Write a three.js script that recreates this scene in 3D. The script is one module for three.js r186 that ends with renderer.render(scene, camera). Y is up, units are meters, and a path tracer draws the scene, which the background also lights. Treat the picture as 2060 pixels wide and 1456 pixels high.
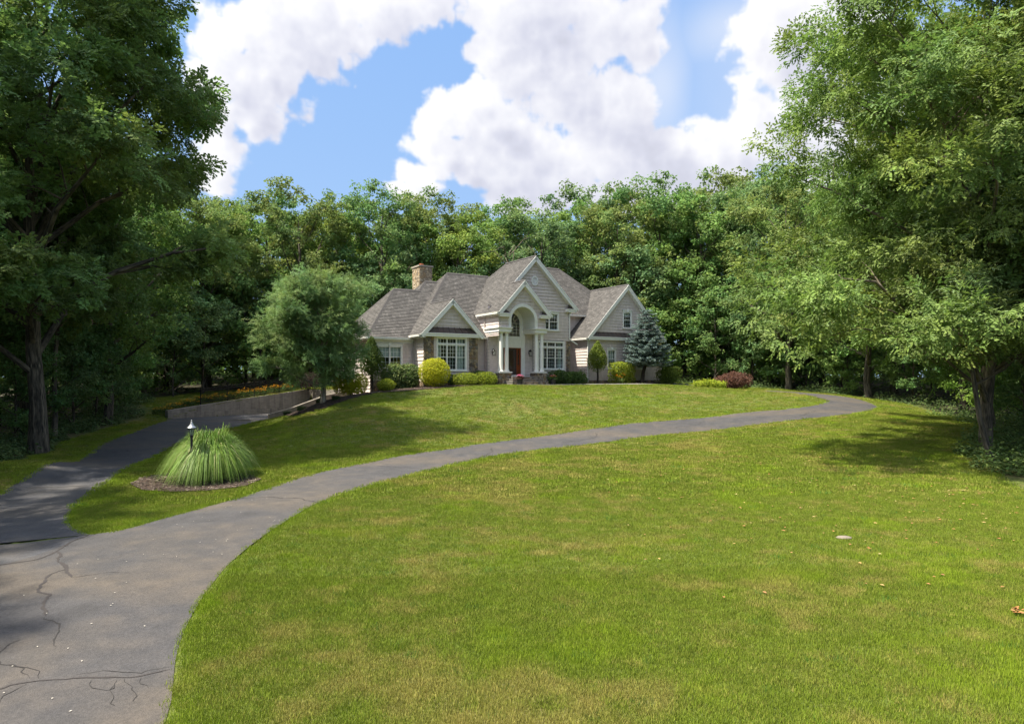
import * as THREE from 'three';
import { mergeGeometries } from 'three/addons/utils/BufferGeometryUtils.js';

// ---------- camera, sky, sun, exposure ----------
const scene = new THREE.Scene();
const FH = 1456, FW = 2060;
const camera = new THREE.PerspectiveCamera(2 * Math.atan(728 / 1400) * 180 / Math.PI, FW / FH, 0.1, 1500);
camera.position.set(0, 0.5, 0);
camera.lookAt(0, 0.5, -10);
camera.setViewOffset(FW, FH, 0, -32, FW, FH);   // lens shift: verticals stay vertical, horizon just below the middle
camera.updateProjectionMatrix();
const renderer = new THREE.WebGLRenderer({ antialias: true });
renderer.toneMapping = THREE.LinearToneMapping;
renderer.toneMappingExposure = 2.85;
renderer.shadowMap.enabled = true;
const SUN_AZ = 103, SUN_EL = 61;                 // degrees: azimuth to the left of straight ahead
const sunDir = new THREE.Vector3(-Math.sin(SUN_AZ * Math.PI / 180) * Math.cos(SUN_EL * Math.PI / 180), Math.sin(SUN_EL * Math.PI / 180), -Math.cos(SUN_AZ * Math.PI / 180) * Math.cos(SUN_EL * Math.PI / 180));
const sun = new THREE.DirectionalLight(new THREE.Color(1, 0.93, 0.8), 3.6);
sun.name = 'sun';
sun.position.copy(sunDir).multiplyScalar(150).add(new THREE.Vector3(0, 0, -35));
sun.target.position.set(0, 0, -35);
sun.castShadow = true; sun.shadow.radius = 3;
sun.shadow.mapSize.set(4096, 4096);
Object.assign(sun.shadow.camera, { left: -90, right: 90, top: 80, bottom: -80, near: 1, far: 400 });
scene.add(sun, sun.target);

// ---------- small helpers ----------
function RNG(a) { return () => { a |= 0; a = a + 0x6D2B79F5 | 0; let t = Math.imul(a ^ a >>> 15, 1 | a); t = t + Math.imul(t ^ t >>> 7, 61 | t) ^ t; return ((t ^ t >>> 14) >>> 0) / 4294967296; }; }
const V = (x, y, z) => new THREE.Vector3(x, y, z);
const clamp = (x, a, b) => Math.min(b, Math.max(a, x)), lerp = (a, b, t) => a + (b - a) * t;
const smooth = (a, b, x) => { const t = clamp((x - a) / (b - a), 0, 1); return t * t * (3 - 2 * t); };
function hash2(x, y) { let h = Math.imul(x, 374761393) + Math.imul(y, 668265263) | 0; h = Math.imul(h ^ h >>> 13, 1274126177); return ((h ^ h >>> 16) >>> 0) / 4294967296; }
function vnoise(x, y, per = 0) {
  const ix = Math.floor(x), iy = Math.floor(y), fx = x - ix, fy = y - iy, s = fx * fx * (3 - 2 * fx), t = fy * fy * (3 - 2 * fy);
  const w = per ? (k) => ((k % per) + per) % per : (k) => k;
  const a = hash2(w(ix), w(iy)), b = hash2(w(ix + 1), w(iy)), c = hash2(w(ix), w(iy + 1)), d = hash2(w(ix + 1), w(iy + 1));
  return a + (b - a) * s + (c - a) * t + (a - b - c + d) * s * t;
}
function fbm(x, y, o = 5, per = 0) { let s = 0, a = 0.5, n = 0; for (let i = 0; i < o; i++) { s += a * vnoise(x, y, per); n += a; a *= 0.5; x = x * 2 + (per ? 0 : 17.3); y = y * 2 + (per ? 0 : 9.1); per *= 2; } return s / n; }

// ---------- sky: air and clouds, computed for every direction ----------
{
  const W = 4096, Hh = 2048, data = new Float32Array(W * Hh * 4);
  const R2D = 180 / Math.PI;
  const ell = (px, py, rx, ry, p = 1) => { const dx = px - 1030, az = Math.atan(dx / 1400) * R2D, el = Math.atan((760 - py) / Math.hypot(1400, dx)) * R2D; return [az, el, rx / 24.4, ry / 24.4, p]; };
  // cumulus masses: bearing and height of each heap
  const heaps = [
    [470, 70, 75, 70], [540, 25, 90, 80], [650, 20, 110, 75], [760, 5, 110, 70], [860, -30, 90, 60], [455, 170, 60, 75], [540, 140, 85, 80], [620, 105, 80, 60], [445, 265, 50, 75], [510, 225, 60, 60], [440, 330, 40, 40],
    [1000, 15, 75, 75], [1090, 30, 110, 100], [1200, 40, 110, 100], [1290, 60, 70, 75], [980, 95, 55, 55], [1040, 130, 90, 80], [1150, 170, 130, 110], [1230, 240, 90, 110], [960, 190, 45, 45], [900, 235, 60, 50], [1000, 245, 110, 90],
    [880, 290, 50, 40], [930, 320, 90, 60], [840, 345, 50, 30], [1050, 330, 160, 80], [1200, 340, 150, 60], [1330, 320, 140, 50], [1450, 300, 130, 55], [1560, 270, 110, 70], [830, 385, 60, 30], [1110, 390, 150, 50], [1320, 380, 200, 60], [1520, 230, 50, 45],
    [1560, 60, 90, 130], [1650, 120, 110, 160], [1680, 300, 120, 120],
  ].map((a) => ell(...a));
  const veils = [[1620, 120, 190, 260], [1480, 60, 110, 60], [1330, 160, 60, 120]].map((a) => ell(...a));
  const raw = (az, el) => {
    // union of heaps, edges broken up by noise
    let m = -1;
    const wx = (fbm(az * 0.22 + 3, el * 0.22 + 7, 3) - 0.5) * 2.4, wy = (fbm(az * 0.22 + 31, el * 0.22 + 17, 3) - 0.5) * 2.4;
    const x = az + wx, y = el + wy;
    const inFrame = (1 - smooth(37, 47, Math.abs(az))) * (1 - smooth(33, 42, el));
    if (inFrame > 0) for (const h of heaps) {
      const dx = (x - h[0]) / h[2], dy = (y - h[1]) / h[3], q = 1 - Math.sqrt(dx * dx + dy * dy);
      if (q > m) m = q;
    }
    const far = (fbm(x * 0.05 + 11, y * 0.075 + 5, 4) - 0.47) * 5;
    const wide = inFrame > 0 ? lerp(far, m, inFrame) : far;
    return wide;
  };
  const puff = (x, y, o) => { let s2 = 0, a = 0.5, n = 0; for (let i = 0; i < o - 1; i++) { s2 += a * Math.abs(2 * vnoise(x, y) - 1); n += a; a *= 0.55; x = x * 2.1 + 5.7; y = y * 2.1 + 1.3; } return s2 / n; };   // rounded heaps with sharp creases
  const dens = (az, el, o) => { const n = fbm(az * 0.55 + 40, el * 0.55 + 3, o), p = puff(az * 0.33 + 4, el * 0.36 + 9, o); return raw(az, el) * 1.0 + (n - 0.5) * 0.8 + (p - 0.42) * 0.95 + 0.12; };
  const SUNAZ = -SUN_AZ;
  const shade = (az, el, fine) => {
      const e = Math.max(el, 0), t = Math.pow(clamp(e / 60, 0, 1), 0.6);
      // air: pale near the horizon, deeper blue above
      let r = lerp(0.45, 0.13, t), g = lerp(0.63, 0.325, t), b = lerp(0.86, 0.76, t);
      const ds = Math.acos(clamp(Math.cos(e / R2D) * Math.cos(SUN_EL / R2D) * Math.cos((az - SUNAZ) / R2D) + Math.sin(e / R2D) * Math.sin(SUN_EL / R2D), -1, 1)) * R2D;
      const fillGlow = Math.exp(-((ds / 29) ** 2)) * 3.3; r += fillGlow; g += fillGlow * 0.97; b += fillGlow * 0.85;  // sun aureole outside the view, enlarged as added fill light for shaded sides
      const d = dens(az, e, fine ? 6 : 4);
      const veil = 0.62 * Math.max(...veils.map((q) => Math.exp(-(((az - q[0]) / q[2]) ** 2) - ((e - q[1]) / q[3]) ** 2))) * clamp(0.35 + 1.1 * fbm(az * 0.16 + 3, e * 0.11 + 50, 4), 0, 1);
      r = lerp(r, 0.76, veil); g = lerp(g, 0.79, veil); b = lerp(b, 0.86, veil);
      let c = smooth(-0.04, 0.3, d);
      if (c > 0.001) {
        // how much cloud stands between this spot and the sun (up and to the left)
        const d2 = dens(az - 1.3, e + 1.5, 4), d3 = dens(az - 3.0, e + 3.0, 3);
        const body = clamp(Math.max(0, d2) * 0.55 + Math.max(0, d3) * 0.5, 0, 1.5);
        const f = fbm(az * 1.4 + 9, e * 1.4 + 70, fine ? 4 : 2);
        const L = clamp(0.95 - 0.25 * body + (f - 0.5) * 0.08, 0.66, 0.95);
        const k = clamp((0.92 - L) / 0.2, 0, 1);
        c *= 0.96;
        const gl = 1 + fillGlow * 0.8; r = lerp(r, gl * L * lerp(0.95, 0.86, k), c); g = lerp(g, gl * L * lerp(0.945, 0.87, k), c); b = lerp(b, gl * L * lerp(0.965, 1.0, k), c);
      }
      return [r, g, b];
  };
  // equirectangular: u = 0.5 + atan2(z, x) / 2pi; az 0 is straight ahead (-z), positive to the right
  const azOf = (i) => { let az = (((i + 0.5) / W - 0.5) * 2 * Math.PI + Math.PI / 2) * R2D; if (az > 180) az -= 360; return az; };
  const S = 8, cw = W / S, ch = Hh / S, coarse = new Float32Array(cw * (ch + 1) * 3);
  for (let j = 0; j <= ch; j++) for (let i = 0; i < cw; i++) { const el = (j * S + 0.5) / Hh * 180 - 90; if (el > -4) coarse.set(shade(azOf(i * S), el, false), (j * cw + i) * 3); }
  for (let j = 0; j < Hh; j++) {
    const el = (j + 0.5) / Hh * 180 - 90;
    for (let i = 0; i < W; i++) {
      const o = (j * W + i) * 4; data[o + 3] = 1;
      if (el < -2) { data[o] = 0.10; data[o + 1] = 0.11; data[o + 2] = 0.07; continue; }
      const az = azOf(i);
      if (el < 46 && Math.abs(az) < 49) { const c = shade(az, el, true); data[o] = c[0]; data[o + 1] = c[1]; data[o + 2] = c[2]; continue; }
      const fi = i / S, fj = j / S, i0 = Math.floor(fi), j0 = Math.floor(fj), u = fi - i0, v = fj - j0, i1 = (i0 + 1) % cw, j1 = Math.min(j0 + 1, ch);
      for (let k = 0; k < 3; k++) data[o + k] = lerp(lerp(coarse[(j0 * cw + i0) * 3 + k], coarse[(j0 * cw + i1) * 3 + k], u), lerp(coarse[(j1 * cw + i0) * 3 + k], coarse[(j1 * cw + i1) * 3 + k], u), v);
    }
  }
  const t = new THREE.DataTexture(data, W, Hh, THREE.RGBAFormat, THREE.FloatType);
  t.mapping = THREE.EquirectangularReflectionMapping; t.colorSpace = THREE.LinearSRGBColorSpace; t.magFilter = t.minFilter = THREE.LinearFilter; t.needsUpdate = true;
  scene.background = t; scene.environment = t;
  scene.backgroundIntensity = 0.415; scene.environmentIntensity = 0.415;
}

// ---------- textures and materials ----------
function tex(w, h, fn, srgb = true, rep = [1, 1]) {
  const d = new Uint8Array(w * h * 4);
  for (let y = 0; y < h; y++) for (let x = 0; x < w; x++) { const c = fn(x / w, y / h, x, y), o = (y * w + x) * 4; d[o] = clamp(c[0], 0, 1) * 255; d[o + 1] = clamp(c[1], 0, 1) * 255; d[o + 2] = clamp(c[2], 0, 1) * 255; d[o + 3] = 255; }
  const t = new THREE.DataTexture(d, w, h); t.wrapS = t.wrapT = THREE.RepeatWrapping; t.magFilter = THREE.LinearFilter; t.minFilter = THREE.LinearMipmapLinearFilter; t.generateMipmaps = true;
  if (srgb) t.colorSpace = THREE.SRGBColorSpace; t.repeat.set(...rep); t.needsUpdate = true; return t;
}
const grey = (v) => [v, v, v];
const lin = (r, g, b) => new THREE.Color().setRGB(r, g, b);
const std = (c, rough = 0.8, o = {}) => new THREE.MeshStandardMaterial({ color: c, roughness: rough, ...o });
const leafMat = (o = {}) => new THREE.MeshPhysicalMaterial({ color: 0xffffff, vertexColors: true, roughness: 0.96, transmission: 0.42, thickness: 0, specularIntensity: 0.35, side: THREE.DoubleSide, ...o });
// ---------- naming ----------
const taken = {};
function numbered(n) { const k = taken[n] = (taken[n] ?? -1) + 1; return k ? n + '_' + String(k).padStart(3, '0') : n; }
function tag(o, label, category, group, kind) { o.userData.label = label; o.userData.category = category; if (group) o.userData.group = group; if (kind) o.userData.kind = kind; return o; }
function shadows(o) { o.castShadow = true; o.receiveShadow = true; return o; }
function part(name, geo, mat, parent) { const m = shadows(new THREE.Mesh(geo, mat)); m.name = name; parent.add(m); return m; }
function thing(name, x, y, z, turn = 0) { const g = new THREE.Group(); g.name = numbered(name); g.position.set(x, y, z); g.rotation.y = turn; scene.add(g); return g; }
function struct(name, geo, mat, label) { const m = shadows(new THREE.Mesh(geo, mat)); m.name = numbered(name); m.userData.kind = 'structure'; if (label) m.userData.label = label; scene.add(m); return m; }

// ---------- geometry collector ----------
class GB {
  constructor() { this.p = []; this.n = null; this.uv = []; this.c = null; }
  tri(a, b, c, ua = [0, 0], ub = [0, 0], uc = [0, 0], col) {
    this.p.push(a.x, a.y, a.z, b.x, b.y, b.z, c.x, c.y, c.z); this.uv.push(...ua, ...ub, ...uc);
    if (col) { this.c ??= []; for (let i = 0; i < 3; i++) this.c.push(col[0], col[1], col[2]); }
  }
  quad(a, b, c, d, ua, ub, uc, ud, col) { this.tri(a, b, c, ua, ub, uc, col); this.tri(a, c, d, ua, uc, ud, col); }
  box(x0, x1, y0, y1, z0, z1, col) {
    const p = (i) => V(i & 1 ? x1 : x0, i & 2 ? y1 : y0, i & 4 ? z1 : z0);
    for (const [a, b, c, d] of [[4, 5, 7, 6], [1, 0, 2, 3], [5, 1, 3, 7], [0, 4, 6, 2], [6, 7, 3, 2], [0, 1, 5, 4]]) {
      const A = p(a), B = p(b), C = p(c), D = p(d), w = A.distanceTo(B), h = B.distanceTo(C);
      this.quad(A, B, C, D, [0, 0], [w, 0], [w, h], [0, h], col);
    }
    return this;
  }
  // a beam of rectangular section from A to B; up is the section's upward direction
  beam(A, B, w, h, up = V(0, 1, 0), col) {
    const d = B.clone().sub(A).normalize(), s = d.clone().cross(up).normalize(), u = s.clone().cross(d).normalize();
    const q = (P, i, j) => P.clone().addScaledVector(s, i * w / 2).addScaledVector(u, j * h / 2), L = A.distanceTo(B);
    const a = [q(A, -1, -1), q(A, 1, -1), q(A, 1, 1), q(A, -1, 1)], b = [q(B, -1, -1), q(B, 1, -1), q(B, 1, 1), q(B, -1, 1)];
    for (let i = 0; i < 4; i++) { const j = (i + 1) % 4; this.quad(a[i], b[i], b[j], a[j], [0, 0], [L, 0], [L, i % 2 ? h : w], [0, i % 2 ? h : w], col); }
    this.quad(a[0], a[1], a[2], a[3], [0, 0], [w, 0], [w, h], [0, h], col); this.quad(b[3], b[2], b[1], b[0], [0, 0], [w, 0], [w, h], [0, h], col);
    return this;
  }
  geo(flat = true) {
    const g = new THREE.BufferGeometry();
    g.setAttribute('position', new THREE.Float32BufferAttribute(this.p, 3)); g.setAttribute('uv', new THREE.Float32BufferAttribute(this.uv, 2));
    if (this.c) g.setAttribute('color', new THREE.Float32BufferAttribute(this.c, 3));
    g.computeVertexNormals(); return g;
  }
}
// tapered tube through points with radii; smooth
class TB {
  constructor() { this.p = []; this.n = []; this.uv = []; this.i = []; }
  tube(pts, rad, sides = 7) {
    const base = this.p.length / 3; let len = 0; let ref = V(0.3, 0.1, 0.95);
    for (let k = 0; k < pts.length; k++) {
      const d = (k < pts.length - 1 ? pts[k + 1].clone().sub(pts[k]) : pts[k].clone().sub(pts[k - 1])).normalize();
      if (k) len += pts[k].distanceTo(pts[k - 1]);
      const s = ref.clone().addScaledVector(d, -ref.dot(d)); if (s.lengthSq() < 1e-4) s.set(d.y, -d.x, 0.01); s.normalize(); const u = d.clone().cross(s); ref = s;
      for (let m = 0; m <= sides; m++) {
        const a = m / sides * Math.PI * 2, c = Math.cos(a), sn = Math.sin(a), nx = s.x * c + u.x * sn, ny = s.y * c + u.y * sn, nz = s.z * c + u.z * sn;
        this.p.push(pts[k].x + nx * rad[k], pts[k].y + ny * rad[k], pts[k].z + nz * rad[k]); this.n.push(nx, ny, nz); this.uv.push(m / sides * Math.max(1, Math.round(rad[0] * 8)) * 0.6, len);
      }
    }
    for (let k = 0; k < pts.length - 1; k++) for (let m = 0; m < sides; m++) { const a = base + k * (sides + 1) + m, b = a + 1, c = a + sides + 1, d = c + 1; this.i.push(a, b, c, b, d, c); }
    return this;
  }
  geo() { const g = new THREE.BufferGeometry(); g.setAttribute('position', new THREE.Float32BufferAttribute(this.p, 3)); g.setAttribute('normal', new THREE.Float32BufferAttribute(this.n, 3)); g.setAttribute('uv', new THREE.Float32BufferAttribute(this.uv, 2)); g.setIndex(this.i); return g; }
}
function inPoly(x, y, P) { if (!P.bb) P.bb = [Math.min(...P.map((p) => p[0])), Math.max(...P.map((p) => p[0])), Math.min(...P.map((p) => p[1])), Math.max(...P.map((p) => p[1]))]; const q = P.bb; if (x < q[0] || x > q[1] || y < q[2] || y > q[3]) return false; let c = false; for (let i = 0, j = P.length - 1; i < P.length; j = i++) { const [xi, yi] = P[i], [xj, yj] = P[j]; if ((yi > y) !== (yj > y) && x < (xj - xi) * (y - yi) / (yj - yi) + xi) c = !c; } return c; }
function polyDist(x, y, P) { let m = 1e9; for (let i = 0, j = P.length - 1; i < P.length; j = i++) { const ax = P[j][0], ay = P[j][1], bx = P[i][0] - ax, by = P[i][1] - ay, t = clamp(((x - ax) * bx + (y - ay) * by) / (bx * bx + by * by || 1), 0, 1); m = Math.min(m, Math.hypot(x - ax - bx * t, y - ay - by * t)); } return m; }
// ================= THE GROUND =================
// surveyed heights: [x, distance north (-z), height]
const TP = [[0.0,7.84,-3.4],[-3.87,7.84,-3.4],[3.8,7.95,-3.45],[7.06,9.59,-3.2],[10.45,14.21,-2.95],[0.0,11.93,-3.25],[0.0,17.14,-3.05],[0.0,23.45,-2.85],[-0.6,27.91,-2.65],[-0.68,31.58,-2.41],[0.0,37.62,-1.65],[0.0,39.72,-0.72],[3.8,31.29,-2.45],[4.25,35.0,-2.05],[9.42,35.65,-2.25],[10.67,40.38,-1.75],[-4.21,21.81,-2.85],[-5.2,26.98,-2.68],[-5.35,19.22,-3.0],[-6.8,24.43,-2.85],[-5.53,14.6,-3.15],[-7.91,20.88,-3.05],[-4.56,9.67,-3.3],[-16.57,22.52,-3.2],[-11.76,18.5,-3.2],[-18.47,28.41,-2.95],[-15.24,28.82,-3.0],[-24.11,48.92,-2.4],[-16.55,47.76,-2.4],[-17.69,25.53,-2.6],[-11.96,35.64,-2.3],[4.28,12.74,-3.05],[7.96,19.54,-2.85],[12.97,23.58,-2.7],[11.81,29.0,-2.4],[17.77,26.19,-2.4],[3.82,19.83,-2.9],[4.08,25.94,-2.65],[-8.25,35.0,-1.75],[-4.5,35.0,-1.75],[19.56,41.5,-1.43],[15.27,37.5,-1.78],[23.46,44.5,-1.47],[22.88,52.5,-0.7],[20.64,53.5,-0.53],[21.26,48.0,-0.87],[24.89,50.5,-0.98],[19.88,49.7,-0.58],[24.51,46.5,-1.39],[-11.52,37.5,-1.91],[-14.2,37.5,-2.45],[-13.76,41.0,-2.19],[-10.59,39.0,-1.45],[-9.55,40.5,-1.0],[-13.67,44.5,-1.63],[-18.77,36.0,-2.64],[-18.57,40.0,-2.59],[-18.64,43.5,-2.48],[-21.94,41.5,-2.52],[-22.34,46.0,-2.39],[-16.21,46.8,-2.37],[18.0,56.0,-0.44],[29.7,54.0,-1.27],[14.27,54.0,-0.23],[28.59,46.0,-1.96],[-11.54,42.5,-0.96],[-8.86,43.5,-0.53],[-5.53,43.0,-0.73],[-5.85,45.5,-0.25],[-2.38,47.5,-0.06],[0.35,48.8,-0.02],[6.44,53.0,-0.03],[12.69,48.0,-0.87],[14.77,44.0,-1.23],[8.39,43.5,-1.05],[-5.0,50.0,-0.02],[0.0,52.0,0.0],[5.0,56.0,0.0],[12.0,60.0,0.0],[0.0,65.0,0.1],[-5.0,60.0,0.0],[10.0,75.0,0.4],[-10.0,90.0,0.8],[20.0,90.0,0.8],[0.0,120.0,1.5],[-40.0,100.0,1.0],[40.0,100.0,0.5],[-30.0,60.0,-1.2],[-45.0,45.0,-1.8],[-30.0,30.0,-2.5],[-40.0,15.0,-3.0],[-25.0,8.0,-3.4],[-10.0,0.0,-3.6],[10.0,0.0,-3.6],[25.0,8.0,-3.2],[25.0,20.0,-2.7],[35.0,35.0,-2.0],[40.0,55.0,-1.0],[30.0,70.0,-0.2],[-15.0,8.0,-3.4],[-9.0,5.0,-3.45],[-60.0,-20.0,-4.0],[60.0,-20.0,-4.0],[80.0,60.0,-1.0],[-80.0,60.0,-1.2],[0.0,-40.0,-4.2],[60.0,120.0,1.0],[-60.0,130.0,1.0],[-18.0,12.0,-3.3],[-23.6,51.7,-1.52],[-22.3,54.2,-1.27],[-21.0,56.7,-1.0],[-19.7,59.2,-0.68],[-18.5,61.8,-0.5],[-27.0,57.0,-1.3],[-23.0,63.0,-0.7],[-25.2,49.6,-1.95],[-15.0,61.0,-0.4]];
const tps = (() => {
  const n = TP.length, S = 20, N = n + 3, A = [], U = (r2) => r2 > 0 ? r2 * Math.log(r2) : 0;
  for (let i = 0; i < N; i++) A.push(new Float64Array(N + 1));
  for (let i = 0; i < n; i++) {
    for (let j = 0; j < n; j++) A[i][j] = U(((TP[i][0] - TP[j][0]) ** 2 + (TP[i][1] - TP[j][1]) ** 2) / S / S) + (i === j ? 3e-3 : 0);
    A[i][n] = A[n][i] = 1; A[i][n + 1] = A[n + 1][i] = TP[i][0] / S; A[i][n + 2] = A[n + 2][i] = TP[i][1] / S; A[i][N] = TP[i][2];
  }
  for (let c = 0; c < N; c++) {
    let p = c; for (let r = c + 1; r < N; r++) if (Math.abs(A[r][c]) > Math.abs(A[p][c])) p = r;
    [A[c], A[p]] = [A[p], A[c]];
    for (let r = c + 1; r < N; r++) { const f = A[r][c] / A[c][c]; if (f) for (let k = c; k <= N; k++) A[r][k] -= f * A[c][k]; }
  }
  const w = new Float64Array(N);
  for (let c = N - 1; c >= 0; c--) { let s = A[c][N]; for (let k = c + 1; k < N; k++) s -= A[c][k] * w[k]; w[c] = s / A[c][c]; }
  return (x, d) => { let s = w[n] + w[n + 1] * x / S + w[n + 2] * d / S; for (let i = 0; i < n; i++) { const r2 = ((x - TP[i][0]) ** 2 + (d - TP[i][1]) ** 2) / S / S; if (r2 > 0) s += w[i] * r2 * Math.log(r2); } return s; };
})();
const COURT = [[-24.2, 48.9], [-17.9, 61], [-14.5, 58.5], [-10.2, 50.2], [-11.6, 51.2], [-16.6, 47.7]];
const COURT_Y = -2.4;
// smooth ground height without the sunken court
const gcache = new Map();
function rawH(x, d) {
  const r = Math.hypot(x, d - 45), f = smooth(75, 120, r);
  return f >= 1 ? -0.3 : lerp(tps(x, d), -0.3, f);
}
// cached bilinear lookup on a 0.5 m grid
function H(x, z) {
  const d = -z, gx = x * 2, gd = d * 2, ix = Math.floor(gx), id = Math.floor(gd), fx = gx - ix, fd = gd - id;
  const at = (i, j) => { const k = i * 100003 + j; let v = gcache.get(k); if (v === undefined) { v = rawH(i / 2, j / 2); gcache.set(k, v); } return v; };
  return lerp(lerp(at(ix, id), at(ix + 1, id), fx), lerp(at(ix, id + 1), at(ix + 1, id + 1), fx), fd);
}
// house frame: u along the front, v towards the back
const HO = [-0.93, 50], CU = Math.cos(32 * Math.PI / 180), SU = Math.sin(32 * Math.PI / 180);
const uv2w = (u, v) => [HO[0] + CU * u - SU * v, HO[1] + SU * u + CU * v];   // -> [x, d]
const w2uv = (x, d) => [CU * (x - HO[0]) + SU * (d - HO[1]), -SU * (x - HO[0]) + CU * (d - HO[1])];
// drive outlines [x, d]
const A0R = [[-5,-6],[-4.6,0],[-4.25,4],[-3.92,7.84],[-4.14,8.46],[-4.48,9.23],[-4.77,10],[-5.05,10.95],[-5.32,12.11],[-5.57,13.56]];
const A0L = [[-12,-6],[-12,0],[-12.3,6],[-12.4,10],[-10.84,12.97],[-10.15,13.8],[-9.95,14.36],[-9.89,15.22],[-9.9,16.3]];
const AR = [[-5.57,13.56],[-5.67,14.99],[-5.66,16.86],[-5.41,19.41],[-4.9,20.79],[-4.24,22],[-3.39,23.71],[-2.37,25.55],[-0.6,28.03],[1.49,29.71],[3.8,31.28],[6.5,33.3],[9.41,35.4],[12.4,36.75],[15.28,37.52],[17.94,38.65],[20.27,40.53],[22.8,43.73],[24.3,46.5],[24.8,49],[24.5,50.8],[23.6,52.2],[22.2,53.1],[20.6,53.6],[19,53.9]];
const AL = [[-9.9,16.3],[-9.4,16.66],[-9.03,17.81],[-8.61,19.14],[-7.96,21.03],[-7.58,22.57],[-6.83,24.53],[-6.06,25.7],[-5.18,26.87],[-4.04,28.26],[-2.74,29.5],[-0.68,31.58],[1.67,33.49],[4.24,35.1],[7.2,37.5],[10.62,39.8],[13.83,41.21],[16.4,41.9],[18.53,43.23],[20.09,45],[20.8,46],[21.1,47.2],[21,48.2],[20.5,49.2],[19.7,50],[18.6,50.5]];
const BL = [[-15.0,14.2],[-15.7,18.41],[-16.5,22.58],[-17,25],[-17.9,28],[-19.85,33.48],[-21.53,39.67],[-22.94,45.23],[-24.2,48.9]];
const BR = [[-9.9,16.3],[-10.81,17.1],[-11.59,18.17],[-12.44,19.69],[-13.4,22.25],[-14.1,24.52],[-14.9,27.6],[-15.9,31.3],[-16.5,34],[-16.8,37],[-16.8,40.5],[-16.6,43.6],[-16.6,47.7]];
// the seam where the two drives meet runs from the tongue of lawn to the verge
const SEAM = [[-15.0,14.2],[-12.4,13.4],[-10.84,13.1],[-10.15,13.8],[-9.95,14.36],[-9.89,15.22],[-9.9,16.3]];
function resample(P, n) { const L = [0]; for (let i = 1; i < P.length; i++) L.push(L[i - 1] + Math.hypot(P[i][0] - P[i - 1][0], P[i][1] - P[i - 1][1])); const c = new THREE.CatmullRomCurve3(P.map((p) => V(p[0], 0, p[1])), false, 'centripetal'); return Array.from({ length: n + 1 }, (_, k) => { const q = c.getPointAt(k / n); return [q.x, q.z]; }); }
const LAWN = [[-17.4,2],[-17.6,14],[-17.7,21.8],[-18.3,24.5],[-21.4,31.9],[-23.2,38.3],[-25.6,48.3],[-26,50],[-31,56],[-29,66],[-10,70],[10,72],[23,64],[27.5,56],[29,51.6],[28.2,43.4],[23,33],[18.2,26.5],[15.6,22.3],[14,18.4],[13.5,14],[12,2]];
const arm = (L, R, n, m) => { // strip between two edges -> outline and grid
  const l = resample(L, n), r = resample(R, n), rows = [];
  for (let k = 0; k <= n; k++) rows.push(Array.from({ length: m + 1 }, (_, j) => [lerp(l[k][0], r[k][0], j / m), lerp(l[k][1], r[k][1], j / m)]));
  return { rows, outline: [...l, ...r.slice().reverse()] };
};
const armA0 = arm(A0L, A0R, 40, 14), armA = arm(AL, AR, 150, 8), armB = arm([[-15.0,14.2], ...BL.slice(1)], BR, 90, 8);
const seamFill = { outline: [[-15.0,14.2],[-15.0,10],[-12.4,10],[-10.84,12.97],[-10.15,13.8],[-9.95,14.36],[-9.89,15.22],[-9.9,16.3]] };
const DRIVES = [armA0.outline, armA.outline, armB.outline, COURT, seamFill.outline];
const onDrive = (x, d) => DRIVES.some((P) => inPoly(x, d, P));
const driveEdge = (x, d) => Math.min(...DRIVES.slice(0, 3).map((P) => polyDist(x, d, P)));
// planting beds [x, d]
const uvP = (L) => L.map(([u, v]) => uv2w(u, v));
const BEDS = {
  left: [...uvP([[-0.3, 2.1], [-0.3, -0.5], [-2.6, -1.0], [-5.4, -1.5], [-7.6, -1.2], [-9.6, -0.9]]), [-9.6, 41.9], [-10.7, 40.2], [-12.4, 40.6], [-14.4, 43.6], [-16.45, 47.4], [-12.4, 50.9], ...uvP([[-8.7, 3.2], [-8.7, 2.7], [-5.4, 2.7], [-5.4, 1], [-1.2, 1], [-1.2, 2.1]])],
  right: uvP([[4.2, -0.3], [6, -0.35], [9, -0.3], [12, 0.1], [15, 0.2], [18.4, 0.1], [19.6, 1.5], [19.4, 3.3], [10.6, 3.3], [10.6, 1.8], [7.5, 1.6], [4.2, 1.6]]),
  grass: [[-12.9,23.5],[-13.1,24.6],[-12.58,25.5],[-11.14,25.7],[-9.6,25],[-8.5,23.6],[-8.6,22.4],[-9.57,21.9],[-10.69,21.9],[-11.9,22.4]],
};
const inBed = (x, d) => Object.values(BEDS).some((P) => inPoly(x, d, P));
const FOOT = uvP([[-8.65, 2.75], [-5.45, 2.75], [-5.45, 1], [-1.24, 1], [-1.24, 2.1], [0, 2.1], [0, 0], [4.05, 0], [4.05, 1.6], [7.5, 1.6], [7.5, 3.2], [18.95, 3.2], [18.95, 10], [16.5, 14], [-5.5, 12], [-8.65, 9.75]]);
const WALK = uvP([[0.6, -0.85], [0.6, -1.75], [4, -1.8], [9, -1.35], [14, -0.95], [19.5, -0.85], [19.5, -0.1], [14, 0.0], [9, -0.55], [4.3, -0.9]]);
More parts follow.
